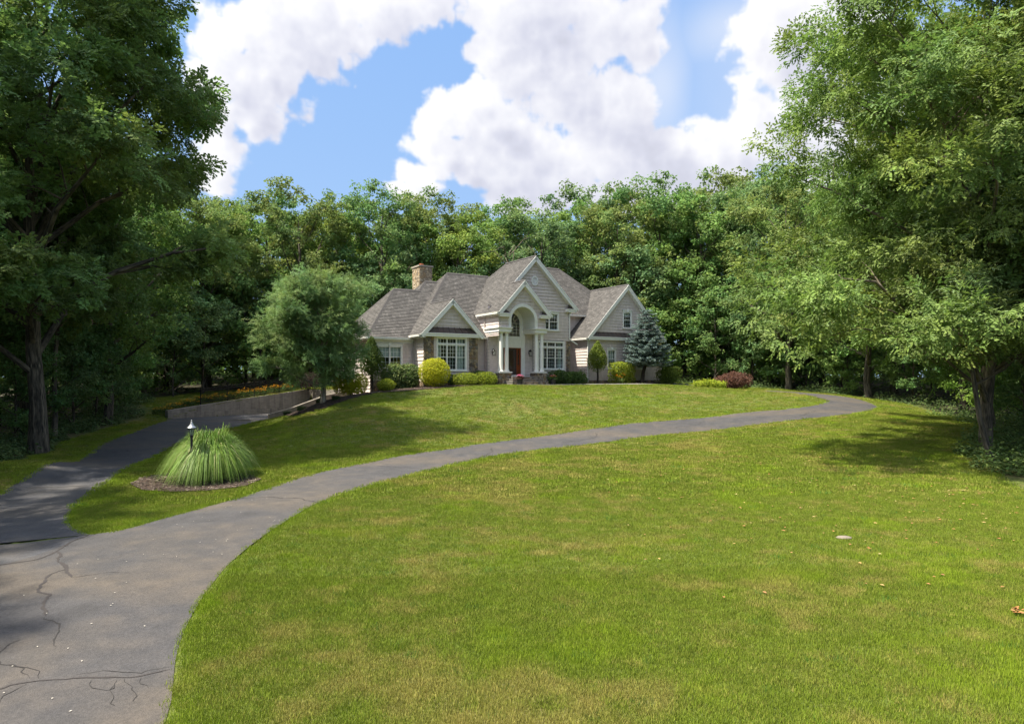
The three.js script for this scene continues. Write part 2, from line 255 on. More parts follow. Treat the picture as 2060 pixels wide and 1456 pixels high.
// lawn colour: mown turf with dry and lush patches (matter seen in the photograph)
function lawnTone(x, d) {
  const a = fbm(x * 0.16 + 5, d * 0.16 + 2, 3), b = fbm(x * 0.6 + 50, d * 0.6 + 8, 4), c = fbm(x * 2.3 + 9, d * 2.3 + 80, 3);
  const dry = clamp(smooth(0.48, 0.78, b * 0.6 + a * 0.4 + (c - 0.5) * 0.6) * 0.95 + (c > 0.62 ? (c - 0.62) * 2.2 : 0), 0, 1), lush = smooth(0.57, 0.78, fbm(x * 0.8 + 90, d * 0.8 + 33, 3)) * 0.5;
  return { dry, lush, c };
}
{
  // one sheet to the horizon; finer where it is seen
  const lines = (marks) => { const o = []; for (const [a, b, s] of marks) for (let x = a; x < b - 1e-6; x += s) o.push(x); o.push(marks.at(-1)[1]); return o; };
  const xs = lines([[-700, -140, 80], [-140, -60, 8], [-60, -32, 2], [-32, -27, 0.5], [-27, -9, 0.25], [-9, 30, 0.5], [30, 60, 2], [60, 140, 8], [140, 700, 80]]);
  const ds = lines([[-600, -60, 60], [-60, 0, 6], [0, 5, 1], [5, 46, 0.5], [46, 63, 0.25], [63, 80, 1], [80, 130, 4], [130, 830, 70]]);
  const pos = [], col = [], uv = [], idx = [];
  for (const d of ds) for (const x of xs) {
    let y = H(x, -d);
    const court = inPoly(x, d, COURT);
    if (court || (Math.abs(x + 20) < 8 && d > 47 && d < 64 && -0.887 * (x + 24.2) + 0.462 * (d - 48.9) > -0.05 && polyDist(x, d, COURT) < 0.27)) y = COURT_Y - 0.05;
    else if (onDrive(x, d)) y -= driveEdge(x, d) > 0.3 ? 0.08 : 0.0;
    if (inPoly(x, d, FOOT)) y = Math.min(y, -0.05);
    pos.push(x, y, -d); uv.push(x, d);
    const t = lawnTone(x, d);
    const lawn = inPoly(x, d, LAWN) ? 1 : Math.abs(x) > 45 || d > 85 || d < -5 ? 0 : 1 - smooth(0, 1.6, polyDist(x, d, LAWN) + (fbm(x, d, 2) - 0.5) * 1.5);
    const g = [lerp(0.11, 0.19, t.dry), lerp(0.15, 0.17, t.dry), lerp(0.016, 0.05, t.dry)], f = 0.7 + 0.6 * fbm(x * 0.9, d * 0.9, 3);
    col.push(lerp(0.05 * f, g[0], lawn), lerp(0.043 * f, g[1], lawn), lerp(0.02 * f, g[2], lawn));
  }
  const nx = xs.length;
  for (let j = 0; j < ds.length - 1; j++) for (let i = 0; i < nx - 1; i++) { const a = j * nx + i; idx.push(a, a + 1, a + nx, a + 1, a + nx + 1, a + nx); }
  const g = new THREE.BufferGeometry();
  g.setAttribute('position', new THREE.Float32BufferAttribute(pos, 3)); g.setAttribute('uv', new THREE.Float32BufferAttribute(uv, 2)); g.setAttribute('color', new THREE.Float32BufferAttribute(col, 3)); g.setIndex(idx); g.computeVertexNormals();
  const gm = tex(512, 512, (u, v) => { const n = fbm(u * 64, v * 64, 4, 64), m = fbm(u * 16, v * 16, 3, 16); const k = 0.62 + 0.45 * n + 0.2 * (m - 0.5); return [k, k, k * 0.95]; });
  gm.repeat.set(0.5, 0.5);
  struct('ground', g, std(0xffffff, 1, { vertexColors: true, map: gm }), 'rolling lawn and woodland floor round the house');
}
// asphalt
const asphaltMap = tex(1024, 1024, (u, v) => {
  const f = fbm(u * 256, v * 256, 2, 256), m = fbm(u * 24 + 3, v * 24, 4, 24), l = fbm(u * 5, v * 5 + 7, 3, 5), s = vnoise(u * 400, v * 400, 400);
  let k = 0.405 + 0.10 * (f - 0.5) + 0.10 * (m - 0.5) + 0.11 * (l - 0.5);
  if (s > 0.95) k += 0.08; if (s < 0.05) k -= 0.09;
  const w = clamp(0.5 + (l - 0.5) * 2.2 + (m - 0.5) * 0.6, 0, 1);
  return [k * lerp(0.985, 1.06, w), k * lerp(0.99, 1.0, w), k * lerp(1.03, 0.93, w)];
}, true, [1 / 7, 1 / 7]);
const asphaltBump = tex(512, 512, (u, v) => grey(fbm(u * 128, v * 128, 2, 128)), false, [1 / 1.5, 1 / 1.5]);
const asphalt = std(lin(0.435, 0.405, 0.375), 0.88, { map: asphaltMap, bumpMap: asphaltBump, bumpScale: 0.006 });
const asphaltB = std(lin(0.44, 0.44, 0.455), 0.85, { map: asphaltMap, bumpMap: asphaltBump, bumpScale: 0.006 });
const driveY = (x, d) => (inPoly(x, d, COURT) ? COURT_Y : H(x, -d)) + 0.012;
function gridGeo(rows, lift = 0) {
  const p = [], uv = [], idx = [], m = rows[0].length;
  for (const r of rows) for (const [x, d] of r) { p.push(x, driveY(x, d) + lift, -d); uv.push(x, d); }
  for (let k = 0; k < rows.length - 1; k++) for (let j = 0; j < m - 1; j++) { const a = k * m + j, b = a + m; idx.push(a, a + 1, b, a + 1, b + 1, b); }
  const g = new THREE.BufferGeometry(); g.setAttribute('position', new THREE.Float32BufferAttribute(p, 3)); g.setAttribute('uv', new THREE.Float32BufferAttribute(uv, 2)); g.setIndex(idx); g.computeVertexNormals();
  // faces up
  const n = g.attributes.normal; if (n.getY(Math.floor(n.count / 2)) < 0) { const I = g.index.array; for (let i = 0; i < I.length; i += 3) [I[i], I[i + 1]] = [I[i + 1], I[i]]; g.computeVertexNormals(); }
  return g;
}
// a flat sheet over any outline, draped on the ground
function drape(P, lift, step = 0.4) {
  const xs = P.map((p) => p[0]), ds = P.map((p) => p[1]), out = new GB();
  const half = (poly, ax, k, keepLess) => { const o = []; for (let i = 0; i < poly.length; i++) { const a = poly[i], b = poly[(i + 1) % poly.length], ia = keepLess ? a[ax] <= k : a[ax] >= k, ib = keepLess ? b[ax] <= k : b[ax] >= k; if (ia) o.push(a); if (ia !== ib) { const t = (k - a[ax]) / (b[ax] - a[ax]); o.push([lerp(a[0], b[0], t), lerp(a[1], b[1], t)]); } } return o; };
  for (const T of THREE.ShapeUtils.triangulateShape(P.map((p) => new THREE.Vector2(...p)), [])) {
    const tri = T.map((i) => P[i]);
    const x0 = Math.floor(Math.min(...tri.map((p) => p[0])) / step), x1 = Math.ceil(Math.max(...tri.map((p) => p[0])) / step);
    for (let i = x0; i < x1; i++) {
      let s = half(half(tri, 0, i * step, false), 0, (i + 1) * step, true); if (s.length < 3) continue;
      const d0 = Math.floor(Math.min(...s.map((p) => p[1])) / step), d1 = Math.ceil(Math.max(...s.map((p) => p[1])) / step);
      for (let j = d0; j < d1; j++) {
        const q = half(half(s, 1, j * step, false), 1, (j + 1) * step, true); if (q.length < 3) continue;
        const v = q.map(([x, d]) => V(x, H(x, -d) + lift, -d));
        for (let k = 1; k < v.length - 1; k++) { let a = v[0], b = v[k], c = v[k + 1]; let ua = q[0], ub = q[k], uc = q[k + 1]; const up = (b.z - a.z) * (c.x - a.x) - (b.x - a.x) * (c.z - a.z); if (up < 0) { [b, c] = [c, b]; [ub, uc] = [uc, ub]; } out.tri(a, b, c, ua, ub, uc); }
      }
    }
  }
  return out.geo();
}
const drive = struct('driveway', gridGeo(armA.rows), asphalt, 'grey asphalt drive curving up and round the front lawn');
const driveLow = struct('driveway', mergeGeometries([gridGeo(armA0.rows)]), asphalt, 'broad cracked asphalt apron below the tongue of lawn');
const driveSide = struct('driveway', gridGeo(armB.rows), asphaltB, 'dark asphalt drive running to the sunken garage court');
struct('driveway', drape([[-15.0,14.2],[-15.6,8],[-12.35,8],[-12.4,10],[-10.84,12.97],[-10.15,13.8],[-9.95,14.36],[-9.89,15.22],[-9.9,16.3],[-11,15.6],[-13,15]], 0.0085), asphaltB, 'dark asphalt strip beside the sealed seam');
{
  const g = new THREE.ShapeGeometry(new THREE.Shape(COURT.map((p) => new THREE.Vector2(...p)))); g.rotateX(-Math.PI / 2); 
  const p = g.attributes.position, uv = []; for (let i = 0; i < p.count; i++) { uv.push(p.getX(i), -p.getZ(i)); p.setY(i, COURT_Y + 0.004); } g.setAttribute('uv', new THREE.Float32BufferAttribute(uv, 2));
  struct('driveway', g, asphaltB, 'sunken asphalt court in front of the concrete wall');
}
// cracks: thin wandering openings and the tar that fills them
const crackMat = std(lin(0.026, 0.023, 0.021), 0.95), sealMat = std(lin(0.033, 0.027, 0.025), 0.85);
function crack(P, w, wob, seed, mat, parent, seg = 0.09) {
  const r = RNG(seed), pts = resample(P, Math.max(3, Math.round(P.reduce((s, p, i) => i ? s + Math.hypot(p[0] - P[i - 1][0], p[1] - P[i - 1][1]) : 0, 0) / seg)));
  const g = new GB(); let ox = 0, oy = 0; const q = pts.map(([x, d], i) => { ox = ox * 0.8 + (r() - 0.5) * wob; oy = oy * 0.8 + (r() - 0.5) * wob; return [x + ox, d + oy, w * (0.45 + 0.9 * r()) * Math.min(1, 0.35 + Math.min(i, pts.length - 1 - i) * 0.3)]; });
  for (let i = 0; i < q.length - 1; i++) {
    const dx = q[i + 1][0] - q[i][0], dd = q[i + 1][1] - q[i][1], l = Math.hypot(dx, dd) || 1, nx = -dd / l, nd = dx / l;
    const pt = (k, s) => { const x = q[k][0] + nx * s * q[k][2] / 2, d = q[k][1] + nd * s * q[k][2] / 2; return V(x, driveY(x, d) + 0.005, -d); };
    g.quad(pt(i, -1), pt(i, 1), pt(i + 1, 1), pt(i + 1, -1), [0, 0], [0, 0], [0, 0], [0, 0]);
  }
  return part('crack', g.geo(), mat, parent);
}
{
  const S = (P, w, wob, mat, par, n) => crack(P, w, wob, n, mat, par);
  S([[-9.89,16.25],[-9.91,15.7],[-9.69,14.78],[-9.72,14.15],[-9.95,13.98],[-10.25,13.75],[-11.2,12.6]], 0.05, 0.02, sealMat, driveLow, 1);
  S([[-9.69,14.78],[-9.42,14.51],[-9.12,13.99],[-8.79,13.68],[-8.45,13.18],[-8.21,12.91]], 0.06, 0.06, sealMat, driveLow, 2);
  S([[-8.64,13.45],[-8.71,13.08],[-8.47,12.53],[-8.25,12.11],[-8,11.93],[-7.79,11.55],[-7.51,11.09],[-7.36,10.91]], 0.05, 0.05, sealMat, driveLow, 3);
  S([[-7.36,10.91],[-7.1,10.7],[-6.8,10.4],[-6.65,10.18],[-6.54,9.91],[-6.46,9.74]], 0.02, 0.08, crackMat, driveLow, 4);
  S([[-8.21,12.91],[-7.96,13.05],[-7.66,13.2],[-7.27,13.19]], 0.014, 0.06, crackMat, driveLow, 5);
  S([[-7.2,8.2],[-6.4,8.53],[-6.3,8.56],[-6.25,8.66],[-6.06,8.75],[-5.65,8.84],[-5.25,8.89],[-4.9,8.9],[-4.69,8.99],[-4.46,9.13]], 0.03, 0.035, sealMat, driveLow, 6);
  let n = 10;
  for (const P of [[[-5.61,8.92],[-5.42,9.03],[-5.12,9.05],[-4.84,9.06],[-4.74,9.17],[-4.53,9.23]], [[-7.11,10.06],[-7.11,9.8],[-6.81,9.29],[-6.62,9.24],[-6.35,9.02],[-6.15,8.88]], [[-6.84,9.29],[-6.68,9.27],[-6.27,9.12],[-6.01,8.93]], [[-6.07,8.25],[-6.09,8.53],[-6.04,8.73]], [[-5.32,8.8],[-5.24,8.69],[-5.05,8.63],[-4.95,8.68],[-5.01,8.85]], [[-4.95,8.68],[-4.92,8.55],[-4.77,8.39],[-4.68,8.2]], [[-4.94,8.87],[-4.76,8.64],[-4.61,8.47],[-4.56,8.32]], [[-4.75,8.9],[-4.6,8.73],[-4.47,8.64]]]) S(P, 0.012, 0.08, crackMat, driveLow, n++);
  for (const P of [[[-6.57,20.21],[-6.18,20.13],[-5.66,19.57],[-5.3,19.3]], [[-8.2,20.6],[-7.75,20.47],[-7.3,20.6],[-6.5,20.2]], [[-5.02,25.57],[-4.16,25.31],[-3.32,25.0]], [[-2.4,25.88],[-1.37,27.4],[-0.9,28.6],[-0.9,30]], [[2.26,31.61],[3.45,32.23],[4,32.97],[4.1,34]], [[8.57,36.35],[9.6,37.3],[10.5,38.2],[10.8,39]], [[16.04,38.6],[17.72,40.67],[19.65,41.6]]]) S(P, 0.028, 0.14, crackMat, drive, n++);
  for (const P of [[[-19.2,42.5],[-19.0,44.6],[-18.5,46.2]], [[-18.2,43],[-17.8,44.5],[-18.8,46]], [[-15.91,26.83],[-15.52,28.21],[-14.7,27.3]], [[-13.6,23.55],[-14.6,23.3],[-15.9,22.9]], [[-17.5,32],[-18.3,32.6],[-19.2,32.4]]]) S(P, 0.045, 0.1, crackMat, driveSide, n++);
}
// mulch beds and the front walk
const mulchMap = tex(512, 512, (u, v) => { const a = fbm(u * 90, v * 60, 3, 30), b = vnoise(u * 160, v * 120, 40); const k = 0.17 + 0.22 * (a - 0.4) + (b > 0.9 ? 0.16 : 0); return [k * 1.2, k * 0.92, k * 0.72]; }, true, [1 / 2, 1 / 2]);
const mulchBump = tex(256, 256, (u, v) => grey(fbm(u * 60, v * 40, 3, 20)), false, [1, 1]);
const mulch = std(0xffffff, 1, { map: mulchMap, bumpMap: mulchBump, bumpScale: 0.04 });
struct('mulch_bed', drape(BEDS.left, 0.045), mulch, 'dark bark mulch bed along the house front beside the birch');
struct('mulch_bed', drape(BEDS.right, 0.045), mulch, 'dark bark mulch bed under the blue spruce');
struct('mulch_bed', drape(BEDS.grass, 0.045), mulch, 'round mulch ring under the ornamental grass');
const flagMap = tex(256, 256, (u, v) => { const k = 0.5 + 0.2 * (fbm(u * 20, v * 20, 4, 20) - 0.5); return [k, k * 0.97, k * 0.93]; }, true, [1, 1]);
struct('path', drape(WALK, 0.05), std(0xffffff, 0.9, { map: flagMap }), 'narrow pale walk along the front bed');
{ // bark chips standing proud of the mulch
  const r = RNG(77), g = new GB();
  for (const [P, n] of [[BEDS.left, 900], [BEDS.right, 350], [BEDS.grass, 700]]) {
    const x0 = Math.min(...P.map((p) => p[0])), x1 = Math.max(...P.map((p) => p[0])), d0 = Math.min(...P.map((p) => p[1])), d1 = Math.max(...P.map((p) => p[1]));
    for (let k = 0; k < n;) {
      const x = lerp(x0, x1, r()), d = lerp(d0, d1, r()); if (!inPoly(x, d, P)) { if (r() < 0.02) k++; continue; } k++;
      const a = r() * 6.28, l = 0.02 + 0.05 * r(), w = 0.008 + 0.016 * r(), y = H(x, -d) + 0.05, c = 0.06 + 0.16 * r() ** 2;
      const A = V(Math.cos(a) * l, (r() - 0.4) * 0.02, Math.sin(a) * l), B = V(-Math.sin(a) * w, (r() - 0.3) * 0.015, Math.cos(a) * w), o = V(x, y + 0.012, -d);
      g.quad(o.clone().add(A).add(B), o.clone().add(A).sub(B), o.clone().sub(A).sub(B), o.clone().sub(A).add(B), [0, 0], [0, 0], [0, 0], [0, 0], [c * 1.15, c * 0.9, c * 0.68]);
    }
  }
  const m = struct('bark_chips', g.geo(), std(0xffffff, 1, { vertexColors: true, side: THREE.DoubleSide }), 'loose brown bark chips lying on the mulch beds'); m.userData.kind = 'stuff'; m.userData.category = 'mulch';
}
// ================= THE HOUSE =================
const house = thing('house', HO[0], 0, -HO[1], 32 * Math.PI / 180);
tag(house, 'taupe shingled house with steep gables, arched white porch and stone veneer', 'house');
const h3 = (u, v, h) => V(u, h, -v);
const sidingMap = tex(1024, 1024, (u, v, x, y) => {
  const row = Math.floor(v * 20), off = hash2(row, 5) * 7, c = u * 26 + off, cell = Math.floor(c), fr = c - cell, wj = 0.03;
  let k = 0.8 + 0.05 * (hash2(cell, row + 9) - 0.5) + 0.05 * (fbm(u * 180, v * 20, 2, 180) - 0.5) + 0.035 * (fbm(u * 6, v * 6, 3, 6) - 0.5);
  if (fr < wj) k *= 0.86;
  return [k * 1.0, k * 0.935, k * 0.895];
}, true, [1 / 4, 1 / 4]);
const siding = std(0xffffff, 0.82, { map: sidingMap, side: THREE.DoubleSide });
const shingleMap = tex(1024, 1024, (u, v) => {
  const row = Math.floor(v * 28), off = hash2(row, 3) * 9, c = u * 16 + off, cell = Math.floor(c), fr = c - cell;
  const st = smooth(0.52, 0.76, fbm(u * 40, v * 4, 3, 40) * 0.6 + fbm(u * 8, v * 8, 3, 8) * 0.4);
  let k = 0.34 + 0.10 * (hash2(cell, row + 2) - 0.5) + 0.10 * (fbm(u * 200, v * 200, 2, 200) - 0.5) + 0.06 * st;
  if (fr < 0.07) k *= 0.72;
  return [k * 1.02, k * 0.98, k * 0.935];
}, true, [1 / 4, 1 / 4]);
const shingle = std(0xffffff, 0.95, { map: shingleMap, side: THREE.DoubleSide });
const capMat = std(lin(0.07, 0.064, 0.06), 0.95);
const trimMap = tex(256, 256, (u, v) => { const k = 0.9 + 0.05 * (fbm(u * 30, v * 8, 3, 8) - 0.5) + 0.03 * (fbm(u * 4, v * 4, 2, 4) - 0.5); return [k, k * 0.99, k * 0.955]; }, true, [0.5, 0.5]);
const trim = std(0xffffff, 0.55, { map: trimMap, side: THREE.DoubleSide });
const taupeTrim = std(lin(0.42, 0.37, 0.335), 0.7);
const copperMap = tex(256, 256, (u, v) => { const a = fbm(u * 8, v * 8, 4, 8), b = fbm(u * 40, v * 10, 3, 10); const k = 0.27 + 0.16 * (b - 0.5), g = clamp((a - 0.45) * 2.4, 0, 1); return [lerp(k * 1.15, 0.26, g * 0.5), lerp(k * 0.95, 0.30, g * 0.6), lerp(k * 0.85, 0.27, g * 0.5)]; }, true, [0.5, 0.5]);
const copper = std(0xffffff, 0.5, { map: copperMap, metalness: 0.35, side: THREE.DoubleSide });
const stoneMats = [[0.30, 0.235, 0.16], [0.235, 0.20, 0.155], [0.17, 0.135, 0.10], [0.36, 0.30, 0.225], [0.25, 0.17, 0.105], [0.20, 0.185, 0.17], [0.33, 0.25, 0.15], [0.145, 0.12, 0.10]].map((c) => std(lin(...c), 0.95));
{ const sm = tex(256, 256, (u, v) => { const k = 0.72 + 0.5 * (fbm(u * 10, v * 10, 4, 10) - 0.5); return [k, k * 0.98, k * 0.95]; }, true, [1.7, 1.7]); for (const m of stoneMats) { m.map = sm; m.color.multiplyScalar(1.75); } }
const mortar = std(lin(0.17, 0.15, 0.125), 1, { side: THREE.DoubleSide });
const glass = new THREE.MeshPhysicalMaterial({ color: 0xe6f0f0, roughness: 0.02, transmission: 1, thickness: 0, ior: 1.6, specularIntensity: 1 });
const curtainMat = std(lin(0.55, 0.58, 0.52), 0.9, { side: THREE.DoubleSide });
const darkIron = std(lin(0.02, 0.019, 0.018), 0.45, { metalness: 0.4 });
const doorWood = (() => { const t = tex(256, 512, (u, v) => { const n = fbm(u * 40, v * 3, 4, 40), k = 0.5 + 0.3 * (n - 0.5); return [k * 1.0, k * 0.48, k * 0.22]; }, true, [1, 0.5]); return std(0xffffff, 0.4, { map: t }); })();
const doorDark = std(lin(0.085, 0.036, 0.022), 0.3);

// clip a convex 2-D polygon to a half plane: keep points with s * (p[ax] - k) >= 0
function clip(P, ax, k, s) { const o = []; for (let i = 0; i < P.length; i++) { const a = P[i], b = P[(i + 1) % P.length], fa = s * (a[ax] - k), fb = s * (b[ax] - k); if (fa >= 0) o.push(a); if ((fa >= 0) !== (fb >= 0)) { const t = fa / (fa - fb); o.push([lerp(a[0], b[0], t), lerp(a[1], b[1], t)]); } } return o; }
// lapped courses over a convex polygon. o + a*A + b*B, N outward; P in (a, b); cuts(b0, b1) -> intervals of a left open
function lapped(gb, o, A, B, N, P, e, lip, cuts, sub = 1, uvo = 0) {
  const bmin = Math.min(...P.map((p) => p[1])), bmax = Math.max(...P.map((p) => p[1]));
  const at = (a, b, off) => V(o.x + A.x * a + B.x * b + N.x * off, o.y + A.y * a + B.y * b + N.y * off, o.z + A.z * a + B.z * b + N.z * off);
  for (let k = Math.floor(bmin / e + 1e-6); k * e < bmax - 1e-4; k++) for (let s = 0; s < sub; s++) {
    const b0 = k * e + s * e / sub, b1 = b0 + e / sub; let band = clip(clip(P, 1, b0, 1), 1, b1, -1); if (band.length < 3) continue;
    let pieces = [band];
    for (const [c0, c1] of cuts ? cuts(b0, b1) : []) pieces = pieces.flatMap((q) => [clip(q, 0, c0, -1), clip(q, 0, c1, 1)]).filter((q) => q.length >= 3);
    for (const q of pieces) {
      const off = (b) => 0.003 + lip * (1 - (b - k * e) / e), vs = q.map(([a, b]) => at(a, b, off(b))), us = q.map(([a, b]) => [a + uvo, b]);
      for (let i = 1; i < q.length - 1; i++) gb.tri(vs[0], vs[i], vs[i + 1], us[0], us[i], us[i + 1]);
      if (s === 0) { const low = q.filter((p) => Math.abs(p[1] - k * e) < 1e-4); if (low.length >= 2) { const a0 = Math.min(...low.map((p) => p[0])), a1 = Math.max(...low.map((p) => p[0])); gb.quad(at(a0, k * e, -0.01), at(a1, k * e, -0.01), at(a1, k * e, 0.003 + lip), at(a0, k * e, 0.003 + lip), [a0, k * e], [a1, k * e], [a1, k * e], [a0, k * e]); } }
    }
  }
}
const EXP = 0.245, LAP = 0.045;
// walls: front (faces the lawn), left and right sides, back
function frontWall(v, P, holes = [], fn, sub = 1) {
  const g = new GB(); const cuts = (b0, b1) => [...holes.filter((h) => (Math.min(b1, h[3]) - Math.max(b0, h[2])) > 0.5 * (b1 - b0)).map((h) => [h[0], h[1]]), ...(fn ? fn(b0, b1) : [])];
  lapped(g, h3(0, v, 0), V(1, 0, 0), V(0, 1, 0), V(0, 0, 1), P, EXP, LAP, cuts, sub, v * 1.7);
  return part('wall', g.geo(), siding, house);
}
function sideWall(u, P, dir = -1) { // P in (v, h); dir -1 faces left
  const g = new GB(); lapped(g, h3(u, 0, 0), V(0, 0, -1), V(0, 1, 0), V(dir, 0, 0), P, EXP, LAP, null, 1, u * 1.3);
  return part('wall', g.geo(), siding, house);
}
const rect = (a0, a1, b0, b1) => [[a0, b0], [a1, b0], [a1, b1], [a0, b1]];
const ARC = { c: 2.05, s: 4.66, ri: 1.05, ro: 1.26 };
frontWall(2.75, rect(-8.65, -5.45, 0.3, 3.25), [[-8.15, -6.35, 1.15, 2.78]]);
frontWall(1.0, [[-5.45, 0.3], [-1.24, 0.3], [-1.24, 3.7], [-3.35, 5.88], [-5.45, 3.7]], [[-4.46, -2.17, 0.98, 3.38]]);
frontWall(2.16, rect(-1.24, 0, 0.3, 3.6));
frontWall(1.6, [[4.0, 0.3], [7.5, 0.3], [7.5, 6.36], [4.05, 9.68], [4.0, 9.66]], [[4.5, 6.9, 1.15, 3.36], [4.66, 6.36, 4.18, 5.62]]);
frontWall(1.6, [[0.6, 5.95], [4.0, 5.95], [4.0, 9.66], [0.6, 6.0]]);
frontWall(0.0, [[0, 4.16], [4.05, 4.16], [4.05, 5.42], [2.02, 7.5], [0, 5.36]], [], (b0, b1) => { const y = (b0 + b1) / 2, r = 1.17; const w = y < ARC.s ? r : y < ARC.s + r ? Math.sqrt(r * r - (y - ARC.s) ** 2) : 0; return w > 0 ? [[ARC.c - w, ARC.c + w]] : []; }, 5);
frontWall(1.64, rect(0, 4.05, 0.6, 5.9), [[0.88, 3.22, 0.7, 4.7]], (b0, b1) => { const y = (b0 + b1) / 2, r = 1.15; return y > 4.66 && y < 4.66 + r ? [[ARC.c - Math.sqrt(r * r - (y - ARC.s) ** 2), ARC.c + Math.sqrt(r * r - (y - ARC.s) ** 2)]] : []; }, 2);
frontWall(6.0, rect(7.0, 16.6, 2.5, 6.2));
frontWall(3.16, [[10.58, 0.3], [18.95, 0.3], [18.95, 4.02], [14.75, 8.42], [10.58, 4.02]], [[12.68, 13.56, 1.25, 2.98], [15.98, 16.86, 1.25, 2.98], [14.42, 15.34, 4.78, 6.32]]);
sideWall(-8.65, rect(2.75, 9.75, -2.4, 3.25)); sideWall(-5.45, rect(1.0, 2.75, 0.3, 3.75)); sideWall(-1.24, rect(1.0, 2.16, 0.3, 3.7), 1);
sideWall(0, rect(1.64, 2.16, 0.3, 3.6)); sideWall(0, rect(0, 8.5, 3.55, 5.35)); sideWall(4.05, rect(0, 1.6, 4.16, 5.4), 1); sideWall(7.5, rect(1.6, 6, 0.3, 6.3), 1);
sideWall(10.58, rect(3.16, 6.0, 0.3, 4.1)); sideWall(18.95, rect(3.16, 10.4, 0.0, 4.0), 1); sideWall(16.6, rect(6, 14, 2.5, 6.2), 1);
{ const g = new GB(); for (const [u0, u1, v, h0, h1] of [[-8.65, -4, 9.75, -2.4, 3.25], [-5.45, 8, 11.8, -0.3, 3.6], [4, 16.6, 14, -0.3, 6.2], [10.58, 18.95, 10.4, -0.3, 4]]) lapped(g, h3(0, v, 0), V(1, 0, 0), V(0, 1, 0), V(0, 0, -1), rect(u0, u1, h0, h1), EXP, LAP); part('wall', g.geo(), siding, house); }
// inner floor and partitions keep the rooms dark and closed
{ const g = new GB(); g.box(-8.6, 18.9, 0.2, 0.3, -11.6, -3.2); g.box(-5.4, 7.4, 0.2, 0.3, -3.2, -1.7); g.box(-5.4, -1.3, 0.2, 0.3, -1.7, -1.05); g.box(-8.6, 18.9, 0.3, 3.3, -9.6, -9.5); g.box(4.1, 7.4, 3.35, 3.45, -6, -1.7); g.box(0.05, 4.0, 0.3, 5.9, -6.1, -6.0); g.box(-8.6, 4, 3.3, 3.36, -9.5, -2.9); g.box(10.6, 18.9, 3.6, 3.7, -9.5, -3.25); part('floor', g.geo(), std(lin(0.12, 0.1, 0.085), 0.8), house); }
// corner boards
{
  const cb = (u, v, h0, h1, du, dv) => { const g = new GB(); g.box(Math.min(u, u + du), Math.max(u, u + du), h0, h1, -v, -v + 0.035); g.box(u - (du > 0 ? 0.035 : 0), u + (du > 0 ? 0 : 0.035), h0, h1, -v - 0.11, -v + 0.035); part('corner_board', g.geo(), taupeTrim, house); };
  cb(0, 0, 4.17, 5.32, 0.13); cb(0, 1.64, 0.5, 3.84, 0.13); cb(4.05, 1.6, 0.5, 3.84, -0.12); cb(7.5, 1.6, 3.4, 6.2, -0.13); cb(10.58, 3.16, 0.3, 3.75, 0.13); cb(-5.45, 1, 3.3, 3.4, 0.1);
}
// ---- roofs: shingle courses over white-edged slabs ----
// each slope: polygon in (u, v); height = h0 + (s along its fall)
function slope(P, hf, down, name = 'roof') { // hf(u,v) height; down: unit [du, dv] towards the eave
  const ev = 0.13, g = new GB(), under = new GB();
  const g0 = hf(0, 0), gr = g0 - hf(down[0], down[1]); // drop per metre
  const len = Math.hypot(1, gr), B3 = V(-down[0] / len, gr / len, down[1] / len), A3 = V(-down[1], 0, -down[0]).multiplyScalar(1); // along
  const A = V(down[1], 0, down[0]); // horizontal along the course (u', -v') 
  const N = new THREE.Vector3().crossVectors(A, B3).normalize(); let flip = 1; if (N.y < 0) { N.negate(); }
  const o = h3(0, 0, g0);
  const Q = P.map(([u, v]) => { const w = h3(u, v, hf(u, v)).sub(o); return [w.dot(A), w.dot(B3)]; });
  lapped(g, o, A, B3, N, Q, 0.165, 0.03);
  const top = P.map(([u, v]) => h3(u, v, hf(u, v))), bot = top.map((p) => p.clone().addScaledVector(N, -0.11));
  for (let i = 1; i < bot.length - 1; i++) under.tri(bot[0], bot[i + 1], bot[i], [0, 0], [0, 1], [1, 0]);
  for (let i = 0; i < bot.length; i++) { const j = (i + 1) % bot.length; under.quad(bot[i], bot[j], top[j].clone().addScaledVector(N, -0.004), top[i].clone().addScaledVector(N, -0.004), [0, 0], [1, 0], [1, 0.1], [0, 0.1]); }
  const m = part(name, g.geo(), shingle, house); part('soffit', under.geo(), trim, m); return m;
}
const L_ = [-1, 0], R_ = [1, 0], F_ = [0, -1], K_ = [0, 1];
const hLWf = (u, v) => 0.95 + v, hBl = (u) => 3.5 + 1.03 * (u + 5.85), hBf = (u, v) => 3.5 + 1.025 * (v - 1.76), hMl = (u) => 5.26 + 1.075 * (u + 0.22), hMr = (u) => 9.85 - 0.96 * (u - 4.05), hPr = (u) => 7.647 - 1.02 * (u - 2.0), hEf = (u, v) => 6.02 + 1.045 * (v - 5.55), hWl = (u) => 3.86 + 1.053 * (u - 10.27), hWr = (u) => 8.577 - 1.053 * (u - 14.75), hBr = (u) => 6.054 - 1.02 * (u + 3.37);
slope([[-9.05, 2.35], [-5.7, 2.35], [-2.1, 6.25], [-5.5, 6.25]], hLWf, F_);
slope([[-3.42, 6.25], [-2.1, 6.25], [-1.25, 7.15], [-2.5, 7.15]], hLWf, F_);
slope([[-3.42, 6.25], [-2.5, 7.15], [-3.42, 8.05]], (u) => 7.2 + 0.978 * (u + 3.42), L_);
slope([[-9.05, 2.35], [-5.5, 6.25], [-9.05, 10.15]], (u) => 3.3 + 1.0986 * (u + 9.05), L_);
slope([[-5.5, 6.25], [-3, 6.25], [-3, 10.15], [-9.05, 10.15]], (u, v) => 7.2 - (v - 6.25), K_);
